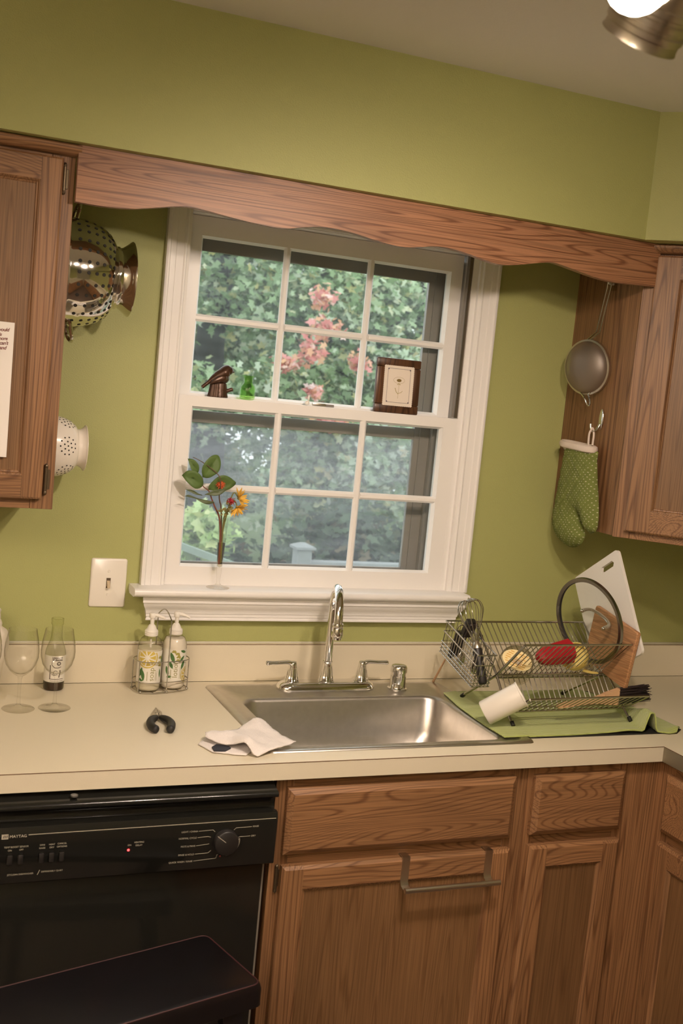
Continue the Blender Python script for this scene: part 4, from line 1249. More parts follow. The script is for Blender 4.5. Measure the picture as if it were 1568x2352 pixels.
MB().tube(spline([(1.268, -.125, 1.751), (1.268, -.148, 1.737), (1.268, -.163, 1.722), (1.268, -.172, 1.716), (1.268, -.178, 1.722), (1.268, -.174, 1.734), (1.268, -.166, 1.745), (1.268, -.172, 1.752)], 4), .0022, 8).build('rest_hook', POLISH, sv)
hk = thing('wall_hook', 'small clear hook at the top of the right cabinet side, holding the sieve', 'hook', (1.303, -.172, 2.05))
MB().box(1.3025, 1.3065, -.184, -.160, 2.030, 2.070, .0015, 2).build('plate', CLEARP, hk)
MB().tube([(1.3030, -.172, 2.0470), (1.294, -.172, 2.0460), (1.287, -.172, 2.0475), (1.284, -.172, 2.055)], .003, 8).build('peg', FROST, hk)
hk2 = thing('chrome_hook', 'oval chrome adhesive hook on the right cabinet side, holding the oven mitt', 'hook', (1.303, -.187, 1.66))
MB().ball((1.3035, -.187, 1.683), .028, (.10, .36, 1.0), 24).build('plate', CHROME, hk2)
MB().tube(spline([(1.301, -.187, 1.668), (1.293, -.186, 1.652), (1.284, -.184, 1.648), (1.278, -.181, 1.656), (1.277, -.179, 1.668)], 4), [.0045] * 8 + [.0042, .004, .0038, .0036, .0034, .0032, .003, .003, .003], 10).build('prong', CHROME, hk2)

mt = thing('oven_mitt', 'green dotted quilted oven mitt with white cuff hanging at right', 'oven mitt', (1.26, -.15, 1.33))
mo = [(-.069, 1.600), (-.0712, 1.585), (-.064, 1.527), (-.0558, 1.453), (-.0494, 1.408), (-.057, 1.366), (-.084, 1.337), (-.1217, 1.3235), (-.160, 1.3235), (-.1905, 1.340), (-.2033, 1.362), (-.192, 1.385),
      (-.174, 1.4105), (-.1735, 1.417), (-.181, 1.412), (-.198, 1.390), (-.2206, 1.3740), (-.243, 1.379), (-.2551, 1.397), (-.2495, 1.449), (-.2302, 1.516), (-.2167, 1.570), (-.2055, 1.600)]


def mitt_shape(pts, xc, depth, grow):
    """puffed quilted form over an outline in the YZ plane"""
    cyx = sum(p[0] for p in pts) / len(pts); czx = sum(p[1] for p in pts) / len(pts)
    ol = [(p.x, p.y) for p in spline([(a, b, 0) for a, b in pts] + [(pts[0][0], pts[0][1], 0)], 3)][:-1]
    step = .0065
    P = [Vector(p) for p in ol]
    y0 = min(p[0] for p in ol); y1 = max(p[0] for p in ol); z0 = min(p[1] for p in ol); z1 = max(p[1] for p in ol)
    segs = [(Vector(ol[i]), Vector(ol[i - 1])) for i in range(len(ol)) if min(ol[i][1], ol[i - 1][1]) < 1.594]

    def dist(q):
        m = 9
        for a, b in segs:
            d = b - a
            t = max(0, min(1, (q - a).dot(d) / max(d.length_squared, 1e-12)))
            m = min(m, (q - a - d * t).length)
        return m
    y = y0
    while y < y1:
        z = z0
        while z < z1:
            q = Vector((y, z))
            if inside((y, z), ol) and dist(q) > step * .6: P.append(q)
            z += step
        y += step
    r = geometry.delaunay_2d_cdt(P, [(i, (i + 1) % len(ol)) for i in range(len(ol))], [], 1, 1e-7)
    mb = MB()
    fr_, bk = [], []
    for i, p in enumerate(r[0]):
        d = dist(p)
        h = depth * (1 - math.exp(-d / .016))
        s, t = (p.x + p.y) / .034, (p.x - p.y) / .034
        qd = min(abs(s - round(s)), abs(t - round(t)))
        h -= .0055 * math.exp(-(qd / .10) ** 2) * min(1, d / .012)
        h += .0012 * noise.noise(Vector((p.x * 60, p.y * 60, 3)))
        fr_.append(mb.bm.verts.new((xc - h, p.x, p.y)))
        bk.append(mb.bm.verts.new((xc + h * .50, p.x, p.y)) if d > 1e-5 else fr_[-1])
    for f in r[2]:
        if all(inside_f in f for inside_f in f):
            try:
                mb.bm.faces.new([fr_[i] for i in f])
                if len({bk[i] for i in f} | {fr_[i] for i in f}) > len(f): mb.bm.faces.new([bk[i] for i in f][::-1])
            except ValueError:
                pass
    return mb


mitt_shape(mo, 1.2855, .0345, 0).build('mitt', MITT, mt, ang=1.4)
cf_ = []
for k in range(28):
    a = 2 * PI * k / 28
    yy = -.1375 + .0700 * math.copysign(abs(math.cos(a)) ** .8, math.cos(a)); xx = 1.2745 + .0225 * math.copysign(abs(math.sin(a)) ** .8, math.sin(a))
    cf_.append((xx, yy, 1.603 + .004 * math.cos(a)))
MB().tube(cf_, .0075, 8, closed=True, flat=1.35).build('cuff', CUFF, mt)
MB().loft([[(x, y, 1.601) for x, y, z in cf_], [(1.2765 + (x - 1.2745) * .5, -.1375 + (y + .1375) * .78, 1.580) for x, y, z in cf_], [(1.2800 + (x - 1.2745) * .1, -.1375 + (y + .1375) * .4, 1.570) for x, y, z in cf_]], cap=False).build('lining', CUFF, mt)
MB().tube(spline([(1.272, -.187, 1.610), (1.272, -.1855, 1.640), (1.279, -.1845, 1.6545), (1.283, -.184, 1.6550), (1.285, -.188, 1.640), (1.279, -.196, 1.610)], 4), .0030, 6).build('hanging_loop', CUFF, mt)

# ================================================================== ON THE WINDOW
vs_ = thing('bud_vase', 'slim clear glass bud vase on the window sill, left side', 'vase', (.309, -.037, 1.165))
vo = (.3090, -.0370, 1.1648)
MB().lathe([(.0001, .0005), (.0290, .0005), (.0300, .0015), (.0200, .0040), (.0080, .0075), (.0042, .013), (.0044, .022), (.0068, .050), (.0088, .085), (.0105, .130), (.0122, .180), (.0116, .180), (.0098, .130), (.0081, .085), (.0058, .056), (.0001, .052)], vo, n=32).build('glass', GLASS, vs_, ang=1.2)
MB().lathe([(.0001, .0530), (.0055, .0568), (.0078, .085), (.0094, .1155), (.0001, .1155)], vo, n=24).build('water', WATER, vs_, ang=1.0)


def flat_leaf(outline, y, bend, mat, parent, name='leaf', axis=None):
    """broad leaf over an outline (x, z): folded a little along the midrib and curled in depth"""
    c = Vector((sum(p[0] for p in outline) / len(outline), sum(p[1] for p in outline) / len(outline)))
    ol = spline([(a, b, 0) for a, b in outline] + [(*outline[0], 0)], 4)[:-1]
    mb = MB()
    rings = []
    a0 = Vector(axis[0]); a1 = Vector(axis[1]); d = (a1 - a0).normalized(); nrm = Vector((-d.y, d.x))
    L_ = (a1 - a0).length
    for f in (1.0, .66, .33, .02):
        ring = []
        for p in ol:
            q = c + (Vector((p.x, p.y)) - c) * f
            s = abs((q - a0).dot(nrm)); t = (q - a0).dot(d) / L_
            ring.append((q.x, y - s * .35 + bend * (t - .5) ** 2 - bend * .1, q.y))
        rings.append(ring)
    mb.loft(rings, cap=False)
    o = mb.build(name, mat, parent, ang=1.4)
    solid(o, .0006)
    return o


br = thing('leafy_branch', 'branch with broad green leaves in the bud vase', 'flower', (.309, -.037, 1.22), 'flowers in the bud vase')
MB().tube(spline([(.3060, -.038, 1.226), (.3045, -.038, 1.29), (.2963, -.042, 1.345), (.2798, -.048, 1.3746), (.2695, -.050, 1.3943), (.261, -.050, 1.4124), (.2445, -.050, 1.4249), (.2419, -.050, 1.4448)], 4), [.0028 - .0018 * i / 28 for i in range(29)], 8).build('stem', STEMR, br)
flat_leaf([(.2024, 1.4897), (.217, 1.4882), (.2301, 1.4741), (.2307, 1.4558), (.2141, 1.4614), (.2081, 1.4727)], -.045, .02, LEAFV, br, axis=((.2024, 1.49), (.235, 1.452)))
flat_leaf([(.1881, 1.4482), (.2006, 1.4614), (.221, 1.4602), (.2394, 1.4446), (.2428, 1.4248), (.2229, 1.4178), (.2013, 1.4324)], -.056, .02, LEAFV, br, axis=((.188, 1.448), (.2428, 1.428)))
flat_leaf([(.2427, 1.4457), (.2374, 1.4679), (.2459, 1.4884), (.2619, 1.502), (.2791, 1.5023), (.285, 1.4843), (.2792, 1.4621), (.2581, 1.4458)], -.048, .02, LEAFV, br, axis=((.2430, 1.445), (.280, 1.503)))
flat_leaf([(.2626, 1.4141), (.2647, 1.4294), (.2819, 1.4505), (.3007, 1.4542), (.3225, 1.4445), (.3331, 1.4333), (.3092, 1.4167), (.2799, 1.4134)], -.040, .02, LEAFV, br, axis=((.2626, 1.416), (.3331, 1.4333)))
flat_leaf([(.2489, 1.4033), (.2694, 1.4154), (.3035, 1.4215), (.2973, 1.4127), (.2791, 1.4033)], -.058, .02, LEAFD, br, axis=((.2489, 1.4033), (.3035, 1.4215)))
flat_leaf([(.2, 1.3965), (.2089, 1.4012), (.2282, 1.3947), (.2543, 1.3902), (.2771, 1.3855), (.2586, 1.3803), (.241, 1.3845), (.2196, 1.3959)], -.056, .02, LEAFD, br, axis=((.2, 1.3965), (.2771, 1.3855)))
flat_leaf([(.2011, 1.4133), (.2181, 1.4134), (.2359, 1.4043), (.2474, 1.4007), (.2276, 1.4022)], -.050, .02, LEAFD, br, axis=((.2011, 1.4133), (.2474, 1.4007)))


def pompon(parent, c, r, n, mat, ln, up=(0, -.4, .6), spread=1.0, wid=.0022, name='petal', seed=0):
    rnd = random.Random(seed)
    upv = Vector(up).normalized()
    for k in range(n):
        for _ in range(50):
            d = Vector((rnd.gauss(0, 1), rnd.gauss(0, 1), rnd.gauss(0, 1))).normalized()
            if d.dot(upv) > 1 - 2 * spread: break
        u = d.orthogonal().normalized(); w = d.cross(u)
        a = rnd.random() * 6.28
        u, w = u * math.cos(a) + w * math.sin(a), w * math.cos(a) - u * math.sin(a)
        c_ = Vector(c)
        l_ = ln * (.75 + .4 * rnd.random())
        p1 = c_ + d * r; p2 = c_ + d * (r + l_ * .5) + w * l_ * .08; p3 = c_ + d * (r + l_) + w * l_ * .22
        MB().loft([[p1 - u * wid * .4, p1 + w * wid * .3, p1 + u * wid * .4], [p2 - u * wid, p2 + w * wid * .5, p2 + u * wid], [p3 - u * wid * .25, p3 + w * wid * .1, p3 + u * wid * .25]]).build(name, mat, parent)


f1 = thing('globe_flower', 'orange-red globe flower on a tall dark stem in the vase', 'flower', (.309, -.037, 1.22), 'flowers in the bud vase')
MB().tube(spline([(.3100, -.036, 1.228), (.3075, -.036, 1.30), (.2975, -.046, 1.3704), (.2917, -.050, 1.387), (.2877, -.054, 1.4037), (.2871, -.060, 1.4306), (.2817, -.060, 1.4522), (.2613, -.056, 1.4694), (.2324, -.052, 1.4867), (.213, -.050, 1.4946)], 4), [.0022 - .0014 * i / 36 for i in range(37)], 6).build('stem', STEMM, f1)
MB().ball((.2895, -.052, 1.4308), .0085, (1, 1, .9), 12).build('flower_head', PETALO, f1)
pompon(f1, (.2895, -.052, 1.4308), .0070, 46, PETALO, .0062, spread=.95, wid=.0011, seed=2)
f2 = thing('red_flower', 'deep red flower with olive sepals in the vase', 'flower', (.309, -.037, 1.22), 'flowers in the bud vase')
MB().tube(spline([(.3115, -.037, 1.230), (.310, -.037, 1.30), (.3085, -.042, 1.345), (.311, -.052, 1.365), (.3165, -.055, 1.378), (.3200, -.055, 1.390)], 4), .0018, 6).build('stem', STEMG, f2)
MB().ball((.3202, -.056, 1.3905), .0062, (1, 1, .9), 10).build('flower_head', PETALR, f2)
pompon(f2, (.3202, -.056, 1.3915), .0050, 34, PETALR, .0075, spread=.75, wid=.0011, seed=3)
pompon(f2, (.3120, -.054, 1.3760), .0050, 16, SEPAL, .0125, spread=.9, wid=.0034, name='sepal', seed=4)
pompon(f2, (.3025, -.054, 1.3600), .0040, 9, SEPAL, .0120, spread=.8, wid=.0036, name='sepal', seed=9)
for nm, lab, c, up, seed, st in (('yellow_flower', 'upper yellow ragged flower drooping right from the vase', (.3400, -.050, 1.3985), (1, -.2, .35), 5, [(.3080, -.036, 1.30), (.3165, -.042, 1.365), (.3225, -.050, 1.405), (.329, -.052, 1.412), (.3365, -.051, 1.402)]),
                                 ('yellow_flower', 'lower yellow ragged flower drooping right from the vase', (.3360, -.056, 1.3760), (.7, -.4, -.8), 6, [(.3095, -.036, 1.30), (.3155, -.045, 1.36), (.3255, -.053, 1.392), (.331, -.056, 1.388), (.335, -.056, 1.379)])):
    f = thing(nm, lab, 'flower', (.309, -.037, 1.22), 'flowers in the bud vase')
    MB().tube(spline([(.3110, -.037, 1.232)] + st, 4), .0016, 6).build('stem', STEMG, f)
    MB().ball(c, .0042, (1, 1, 1), 10).build('flower_head', SEPAL, f)
    pompon(f, c, .003, 34, PETALY, .0235, up=up, spread=.46, wid=.0032, seed=seed)

# things standing on the meeting rail (top z 1.6455)
RZ = 1.6458
bd = thing('bird_figurine', 'dark bronze bird figurine on a tree stump, on the window rail', 'figurine', (.285, .018, RZ))
by = .0175
fl2 = lambda a, h: .035 * math.sin(9 * a) + .025 * math.sin(17 * a + 1) + .02 * math.sin(31 * a)
smb = MB().lathe([(.0001, .0004), (.0255, .0004), (.0256, .003), (.0240, .010), (.0222, .022), (.0212, .031), (.0205, .0345), (.0190, .0365), (.0001, .0372)], (.2825, by, RZ), n=96, flute=fl2)
for v in smb.bm.verts: v.co.y = by + (v.co.y - by) * .64
smb.tube(spline([(.298, by, RZ + .014), (.306, by - .002, RZ + .0185), (.313, by - .003, RZ + .0215), (.319, by - .003, RZ + .0235)], 3), [.0060, .0058, .0056, .0054, .0052, .0051, .0051, .0052, .0053, .0050], 12)
smb.build('stump', BRONZEF, bd, ang=.9)
body = spline([(.2400, by, 1.6675), (.2520, by - .0005, 1.6785), (.2640, by - .001, 1.6885), (.2790, by - .001, 1.6995), (.2930, by - .001, 1.7075), (.3010, by - .0015, 1.7160), (.3085, by - .002, 1.7185)], 4)
nB = len(body)
rB = []
for i in range(nB):
    t = i / (nB - 1)
    rB.append(.0048 + .0005 * math.sin(t * 9) if t < .22 else (.0048 + .0135 * math.sin((t - .22) / .78 * PI * .62) if t < .68 else .0175 * (1 - .36 * ((t - .68) / .32) ** 1.3)))
bb = MB().tube(body, rB, 18, flat=.92)
bb.ball((.2900, by - .001, 1.6965), .0182, (1.05, .90, .92), 20).ball((.3045, by - .002, 1.7155), .0128, (1.0, .95, .95), 18).lathe([(.0050, 0), (.0030, .005), (.0001, .0095)], (.3122, by - .002, 1.7135), (1, -.1, -.12), n=10)
bb.build('bird', BRONZEF, bd, ang=1.2)
wg_ = [(.2560, 1.6775), (.2620, 1.6890), (.2740, 1.6985), (.2880, 1.7030), (.2975, 1.7000), (.2985, 1.6930), (.2900, 1.6870), (.2740, 1.6820)]
MB().loft([[(.2785 + (x - .2785) * k, by - d, 1.6925 + (z - 1.6925) * k) for x, z in wg_] for k, d in ((1.0, .0120), (1.0, .0178), (.86, .0198), (.5, .0210))]).build('wing', BRONZEF, bd, ang=1.0)
MB().ball((.3085, by - .0125, 1.7195), .0015, (1, 1, 1), 8).build('eye', RUBBER, bd)

gb = MB().lathe([(.0001, .0005), (.0150, .0005), (.0185, .003), (.0200, .008), (.0208, .022), (.0205, .030), (.0185, .036), (.0140, .0405), (.0118, .044), (.0118, .055), (.0130, .0580), (.0162, .0605), (.0162, .0620), (.0120, .0600), (.0102, .055), (.0102, .045), (.0160, .036), (.0188, .022), (.0170, .006), (.0001, .0045)], (.3590, .0130, RZ), n=40)
tag(gb.build('green_bottle', GREENG, ang=1.2), 'tiny green glass bottle on the window rail beside the bird figurine', 'bottle')

pf = thing('picture_frame', 'small brown picture frame with a pressed flower card, on the window rail', 'picture frame', (.77, .02, RZ))
mlt = Matrix.Translation((.7795, .0060, RZ)) @ Matrix.Rotation(-.05, 4, 'X') @ Matrix.Rotation(0.0, 4, 'Z')
MF = mlt
fw, fh, b_ = .0652, .1470, .0235
for (x0, x1, z0, z1) in ((-fw, fw, 0, b_), (-fw, fw, fh - b_, fh), (-fw, -fw + b_, b_, fh - b_), (fw - b_, fw, b_, fh - b_)):
    MB(MF).box(x0, x1, 0, .0135, z0, z1, .0035, 2).build('frame_bar', WOODFR, pf)
MB(MF).box(-fw + .008, fw - .008, .0030, .0120, .008, fh - .008).build('backing', WOODFR, pf)
card = []
n1, n2 = 15, 21
x0, x1, z0, z1 = -.0432, .0432, .0205, .1265
for k in range(n1 * 6): card.append((x0 + (x1 - x0) * k / (n1 * 6), z0 - .0013 * abs(math.sin(PI * k / 6))))
for k in range(n2 * 6): card.append((x1 + .0013 * abs(math.sin(PI * k / 6)), z0 + (z1 - z0) * k / (n2 * 6)))
for k in range(n1 * 6): card.append((x1 - (x1 - x0) * k / (n1 * 6), z1 + .0013 * abs(math.sin(PI * k / 6))))
for k in range(n2 * 6): card.append((x0 - .0013 * abs(math.sin(PI * k / 6)), z1 - (z1 - z0) * k / (n2 * 6)))
MB(MF).prism([(x, -.0012, z) for x, z in card], (0, .0008, 0)).build('card', pm('cream_card', (.78, .70, .60), .8), pf, 'cream card with scalloped edge')
bp_ = MB(MF)


def strip(mbx, pts, w, y):
    for (ax, az), (bx, bz) in zip(pts, pts[1:]):
        d = Vector((bx - ax, bz - az)).normalized(); n_ = Vector((-d.y, d.x)) * w / 2
        mbx.face([(ax + n_.x, y, az + n_.y), (bx + n_.x, y, bz + n_.y), (bx - n_.x, y, bz - n_.y), (ax - n_.x, y, az - n_.y)])


bx_ = [(-.0335, .0290), (.0335, .0290), (.0335, .1195), (-.0335, .1195), (-.0335, .0290)]
strip(bp_, bx_, .0009, -.0016)
for x, z in bx_[:4]:
    bp_.disc(MF.inverted() @ (MF @ Vector((x * .96, -.0017, z + (.0015 if z < .06 else -.0015)))), (0, -1, 0), .0022, 8)
bp_.build('printed_border', pm('grey_blue_print', (.16, .13, .15), .8), pf, fix=False)
fl_ = MB(MF)
th = [2 * PI * k / 24 for k in range(25)]
strip(fl_, [(.0008 + .0165 * math.cos(a), .0890 + .0085 * math.sin(a)) for a in th], .0006, -.0016)
strip(fl_, [(.0008, .080), (.0012, .066), (.0005, .050), (.0, .040)], .0007, -.0016)
strip(fl_, [(.0004, .052), (-.0060, .058), (-.0095, .068)], .0016, -.0016)
strip(fl_, [(.0006, .054), (.008, .056), (.0130, .061)], .0011, -.0016)
strip(fl_, [(.0008, .080), (-.004, .077)], .0016, -.0016); strip(fl_, [(.0008, .080), (.0055, .077)], .0016, -.0016)
fl_.build('pressed_flower', pm('olive_pressed_flower', (.36, .29, .09), .8), pf, fix=False)
fc = MB(MF)
fc.face([(.0008 + .0070 * math.cos(a), -.0018, .0885 + .0042 * math.sin(a)) for a in th[:-1]])
fc.build('flower_centre', pm('dark_gold_print', (.22, .15, .04), .8), pf, fix=False)

tl = thing('pocket_clip', 'small metal clip lying on the window rail right of the centre', 'clip', (.566, .014, RZ))
MB().box(.5375, .5750, .006, .0150, RZ + .0003, RZ + .0085, .002, 2).build('body', SATIN, tl)
MB().box(.5752, .5985, .007, .0140, RZ + .0004, RZ + .0072, .001).build('tongue', pm('grey_metal', (.35, .32, .29), .4, .6), tl)
rbt = thing('white_trinket', 'tiny white ceramic trinket with an upright ear beside the metal clip', 'ornament', (.527, .016, RZ))
MB().ball((.5255, .0165, RZ + .0066), .0065, (1.05, .9, 1), 12).build('body', ENAMELW, rbt)
MB().ball((.5285, .0160, RZ + .0195), .0085, (.30, .25, 1), 10).build('ear', ENAMELW, rbt)

# ================================================================== LEFT OF THE SINK
CZ = .9143


def wine_glass(loc, label):
    t = thing('wine_glass', label, 'wine glass', loc, 'wine glasses on the counter')
    o = Vector(loc)
    MB().lathe([(.0001, .0003), (.0345, .0003), (.0362, .0014), (.0345, .0026), (.0180, .0042), (.0080, .0075), (.0044, .0125)], o, n=48).build('foot', GLASS, t, ang=1.0)
    MB().lathe([(.0044, .0127), (.0036, .030), (.0035, .055), (.0040, .070), (.0060, .0765)], o, n=20).build('stem', GLASS, t, ang=1.0)
    MB().lathe([(.0062, .0768), (.0140, .0815), (.0245, .0905), (.0330, .1035), (.0378, .1205), (.0385, .135), (.0365, .155), (.0325, .175), (.0308, .1845), (.0303, .1845), (.0318, .175), (.0358, .155), (.0378, .135), (.0371, .1207), (.0323, .1043), (.0238, .092), (.0130, .0840), (.0001, .0815)], o, n=56).build('bowl', GLASS, t, ang=1.0)
    return t


wg = wine_glass((-.1885, -.2243, CZ), 'empty clear wine glass, middle one of the three at the left edge')
copy_tree(wg, (-.1085, -.2234, CZ), 'empty clear wine glass standing in front of the small sauce bottle')
copy_tree(wg, (-.2680, -.2100, CZ), 'empty clear wine glass cut off by the left edge of the photo')

bt = thing('sauce_bottle', 'small clear sauce bottle with paper labels and dark dregs, behind the wine glass', 'bottle', (-.0891, -.0655, CZ))
bo = Vector((-.0891, -.0655, CZ))
MB().lathe([(.0001, .0003), (.0215, .0003), (.0240, .003), (.0247, .008), (.0247, .085), (.0235, .096), (.0195, .108), (.0150, .120), (.0130, .130), (.0124, .150), (.0124, .158), (.0142, .159), (.0148, .163), (.0138, .166), (.0146, .168), (.0146, .1735), (.0110, .1738)], bo, n=40).build('glass', BOTTLEG, bt, ang=1.0)
MB().lathe([(.0001, .0012), (.0225, .0012), (.0236, .004), (.0238, .020), (.0001, .0201)], bo, n=32).build('dregs', BROWNL, bt, ang=.8)


def wrap_patch(o, R, a0, a1, z0, z1, n=20):
    mb = MB()
    lo = [mb.bm.verts.new(o + Vector((math.sin(a0 + (a1 - a0) * k / n) * R, -math.cos(a0 + (a1 - a0) * k / n) * R, z0))) for k in range(n + 1)]
    hi = [mb.bm.verts.new(o + Vector((math.sin(a0 + (a1 - a0) * k / n) * R, -math.cos(a0 + (a1 - a0) * k / n) * R, z1))) for k in range(n + 1)]
    for k in range(n): mb.bm.faces.new((lo[k], lo[k + 1], hi[k + 1], hi[k]))
    return mb


def wrap_flat(mb, o, R):
    """bend a flat print (x = arc length, z = height) round the bottle"""
    bmesh.ops.triangulate(mb.bm, faces=mb.bm.faces)
    for _ in range(4):
        es = [e for e in mb.bm.edges if (e.verts[0].co - e.verts[1].co).length > .0035]
        if not es: break
        bmesh.ops.subdivide_edges(mb.bm, edges=es, cuts=1)
        bmesh.ops.triangulate(mb.bm, faces=[f for f in mb.bm.faces if len(f.verts) > 3])
    for v in mb.bm.verts:
        a = v.co.x / R
        v.co = Vector(o) + Vector((math.sin(a) * R, -math.cos(a) * R, v.co.z))
    return mb


# the bottle faces a little to the right of the viewer
wrap_patch(bo, .02490, -1.9, 1.3, .0225, .0865, 28).build('label', LABELW, bt, ang=1.2)
R_b = .02505
m = MB()
strip(m, [(-.0140, .0290), (-.0140, .0640)], .0022, 0); strip(m, [(-.014, .0300), (.020, .0300)], .0014, 0); strip(m, [(-.014, .0255), (.020, .0255)], .0010, 0)
strip(m, [(-.0105, .0640), (-.0100, .0840)], .0012, 0); strip(m, [(-.010, .064), (-.004, .058), (.004, .0575), (.012, .060)], .0016, 0)
for k in range(10):
    xa = -.0085 + k * .0024
    m.face([(xa, 0, .0745), (xa + .0024, 0, .0745), (xa + .0024, 0, .0835), (xa, 0, .0835)])
strip(m, [(.0060 + .004 * math.cos(t), .0680 + .0035 * math.sin(t)) for t in th], .003, 0)
strip(m, [(-.001 + .005 * math.cos(t), .0455 + .005 * math.sin(t)) for t in th[2:-2]], .0013, 0)
strip(m, [(.0095, .052), (.0105, .045), (.0085, .039), (.0075, .034)], .0028, 0); strip(m, [(-.010, .040), (-.007, .0412), (-.005, .0385), (-.002, .040)], .0012, 0)
wrap_flat(m, bo, R_b).build('label_print', LBL_D, bt, fix=False)
m = MB().add_mesh(text_mesh('TOASTED', .0062, 0, 'LEFT', .92), Matrix.Translation((-.0072, 0, .0788)) @ Matrix.Rotation(PI / 2, 4, 'X'))
wrap_flat(m, bo, R_b + .0001).build('label_lettering', LABELW, bt, fix=False)

# soap and lotion in a wire stand
def pump_bottle(name, label, o, liq_mat, level, glass, word, lem):
    t = thing(name, label, 'pump bottle', o)
    o = Vector(o)
    R = .0300
    MB().lathe([(.0001, .0004), (.0260, .0004), (.0290, .003), (R, .008), (R, .106), (.0287, .116), (.0237, .1265), (.0170, .1320), (.0135, .1335), (.0135, .138)], o, n=40).build('bottle', glass, t, ang=1.0)
    if liq_mat:
        MB().lathe([(.0001, .0012), (.0255, .0012), (.0283, .0035), (R - .0008, .008), (R - .0008, min(level, .1055))] + ([(.0277, .1155), (.0228, .1255)] if level > .11 else []) + [(.0001, level)], o, n=36).build('liquid', liq_mat, t, ang=.8)
    p = MB().lathe([(.0155, .1345), (.0158, .136), (.0158, .147), (.0150, .1485), (.0125, .150), (.0090, .1580), (.0070, .161), (.0050, .162), (.0050, .178), (.0078, .1785), (.0082, .182), (.0080, .189), (.0060, .191), (.0001, .1915)], o, n=28, cap=True)
    for k in range(4):
        p.lathe([(.0158, .136 + k * .0028), (.0166, .1370 + k * .0028), (.0158, .138 + k * .0028)], o, n=28)
    d = Vector((.94, -.34, 0))
    p.tube([o + Vector((0, 0, .186)), o + d * .012 + Vector((0, 0, .1855)), o + d * .026 + Vector((0, 0, .1810)), o + d * .032 + Vector((0, 0, .1780))], [.0055, .0050, .0036, .0026], 10)
    p.build('pump', FROST, t, ang=.8)
    MB().tube([o + Vector((0, 0, .126)), o + Vector((.004, 0, .03))], .0025, 8).build('dip_tube', FROST, t)
    wrap_patch(o, R + .00025, -1.55, 1.75, .0195, .1005, 28).build('label', LABELW, t, ang=1.2)
    R2 = R + .0006
    up_ = .0065

    def leafp(mm, x, z, ang, ln, w):
        pts = []
        for k in range(9):
            u = k / 8; pts.append((u * ln, w * math.sin(PI * u) ** .8))
        pts += [(k / 8 * ln, -w * math.sin(PI * k / 8) ** .8) for k in range(7, 0, -1)]
        c, s = math.cos(ang), math.sin(ang)
        mm.face([(x + a * c - b * s, 0, z + up_ + a * s + b * c) for a, b in pts])

    g = MB()
    if lem:
        for x, z, a, ln, w in ((-.0295, .030, 1.35, .024, .0042), (-.0185, .020, 1.75, .028, .0046), (-.022, .019, 2.6, .013, .0028), (.0265, .026, 1.65, .024, .0034), (.030, .060, 1.4, .026, .004), (-.028, .019, .3, .010, .0022)):
            leafp(g, x, z, a, ln, w)
    else:
        for x, z, a, ln, w in ((-.0165, .088, -1.2, .030, .0048), (-.018, .064, -1.1, .020, .004), (-.026, .052, -1.3, .026, .0040), (.0270, .0865, 2.85, .019, .0034), (.0215, .0790, 4.0, .022, .0036), (.0225, .0680, 4.35, .026, .0044), (-.024, .024, .2, .014, .003)):
            leafp(g, x, z, a, ln, w)
    wrap_flat(g, o, R2).build('printed_leaves', LBL_LEAF, t, fix=False)
    ol = MB()
    for x, z in ((.0235, .076), (.021, .063), (.0245, .057)) if lem else ((.0015, .082), (.0045, .0745), (.0035, .0655), (-.008, .0875)):
        for a in (1.1, 2.0, 2.9, -.2, .5):
            leafp(ol, x, z, a, .0065, .0022)
    wrap_flat(ol, o, R2).build('printed_sprigs', LBL_OLV, t, fix=False)
    lm = MB()
    lx, lz, lr = (-.0120, .0850, .0265) if lem else (.0330, .036, .0200)

    def clipz(z): return min(z, .1002)
    for k in range(24):
        a0, a1 = 2 * PI * k / 24, 2 * PI * (k + 1) / 24
        for r0, r1 in ((.88, 1.0),):
            q = [(lx + lr * r0 * math.cos(a0), lz + lr * r0 * math.sin(a0)), (lx + lr * r1 * math.cos(a0), lz + lr * r1 * math.sin(a0)), (lx + lr * r1 * math.cos(a1), lz + lr * r1 * math.sin(a1)), (lx + lr * r0 * math.cos(a1), lz + lr * r0 * math.sin(a1))]
            if max(z for x, z in q) < .1004: lm.face([(x, 0, z) for x, z in q])
    for k in range(9):
        a0, a1 = 2 * PI * k / 9 + .08 + .35, 2 * PI * (k + 1) / 9 - .08 + .35
        q = [(lx + lr * .18 * math.cos((a0 + a1) / 2), lz + lr * .18 * math.sin((a0 + a1) / 2))] + [(lx + lr * .80 * math.cos(a0 + (a1 - a0) * j / 4), lz + lr * .80 * math.sin(a0 + (a1 - a0) * j / 4)) for j in range(5)]
        q = [(x, clipz(z)) for x, z in q]
        lm.face([(x, 0, z) for x, z in q])
    wrap_flat(lm, o, R2).build('printed_lemon', LBL_LEM, t, fix=False)
    tx = MB().add_mesh(text_mesh(word, .0185, 0, 'LEFT'), Matrix.Translation((.0010 if lem else -.0020, 0, .0265 if lem else .0300)) @ Matrix.Rotation(PI / 2, 4, 'X') @ Matrix.Rotation(PI / 2, 4, 'Z'))
    for dx, ln in (((.0105, .026), (.0128, .020), (.0150, .024)) if lem else ((.0095, .030), (.0120, .024), (.0145, .028))):
        strip(tx, [(dx, .0275), (dx, .0275 + ln)], .0006, 0)
    strip(tx, [(-.0100 if lem else -.0130, .0275), (-.0100 if lem else -.0130, .050)], .0013, 0)
    wrap_flat(tx, o, R2).build('label_lettering', LBL_TXT, t, fix=False)
    return t


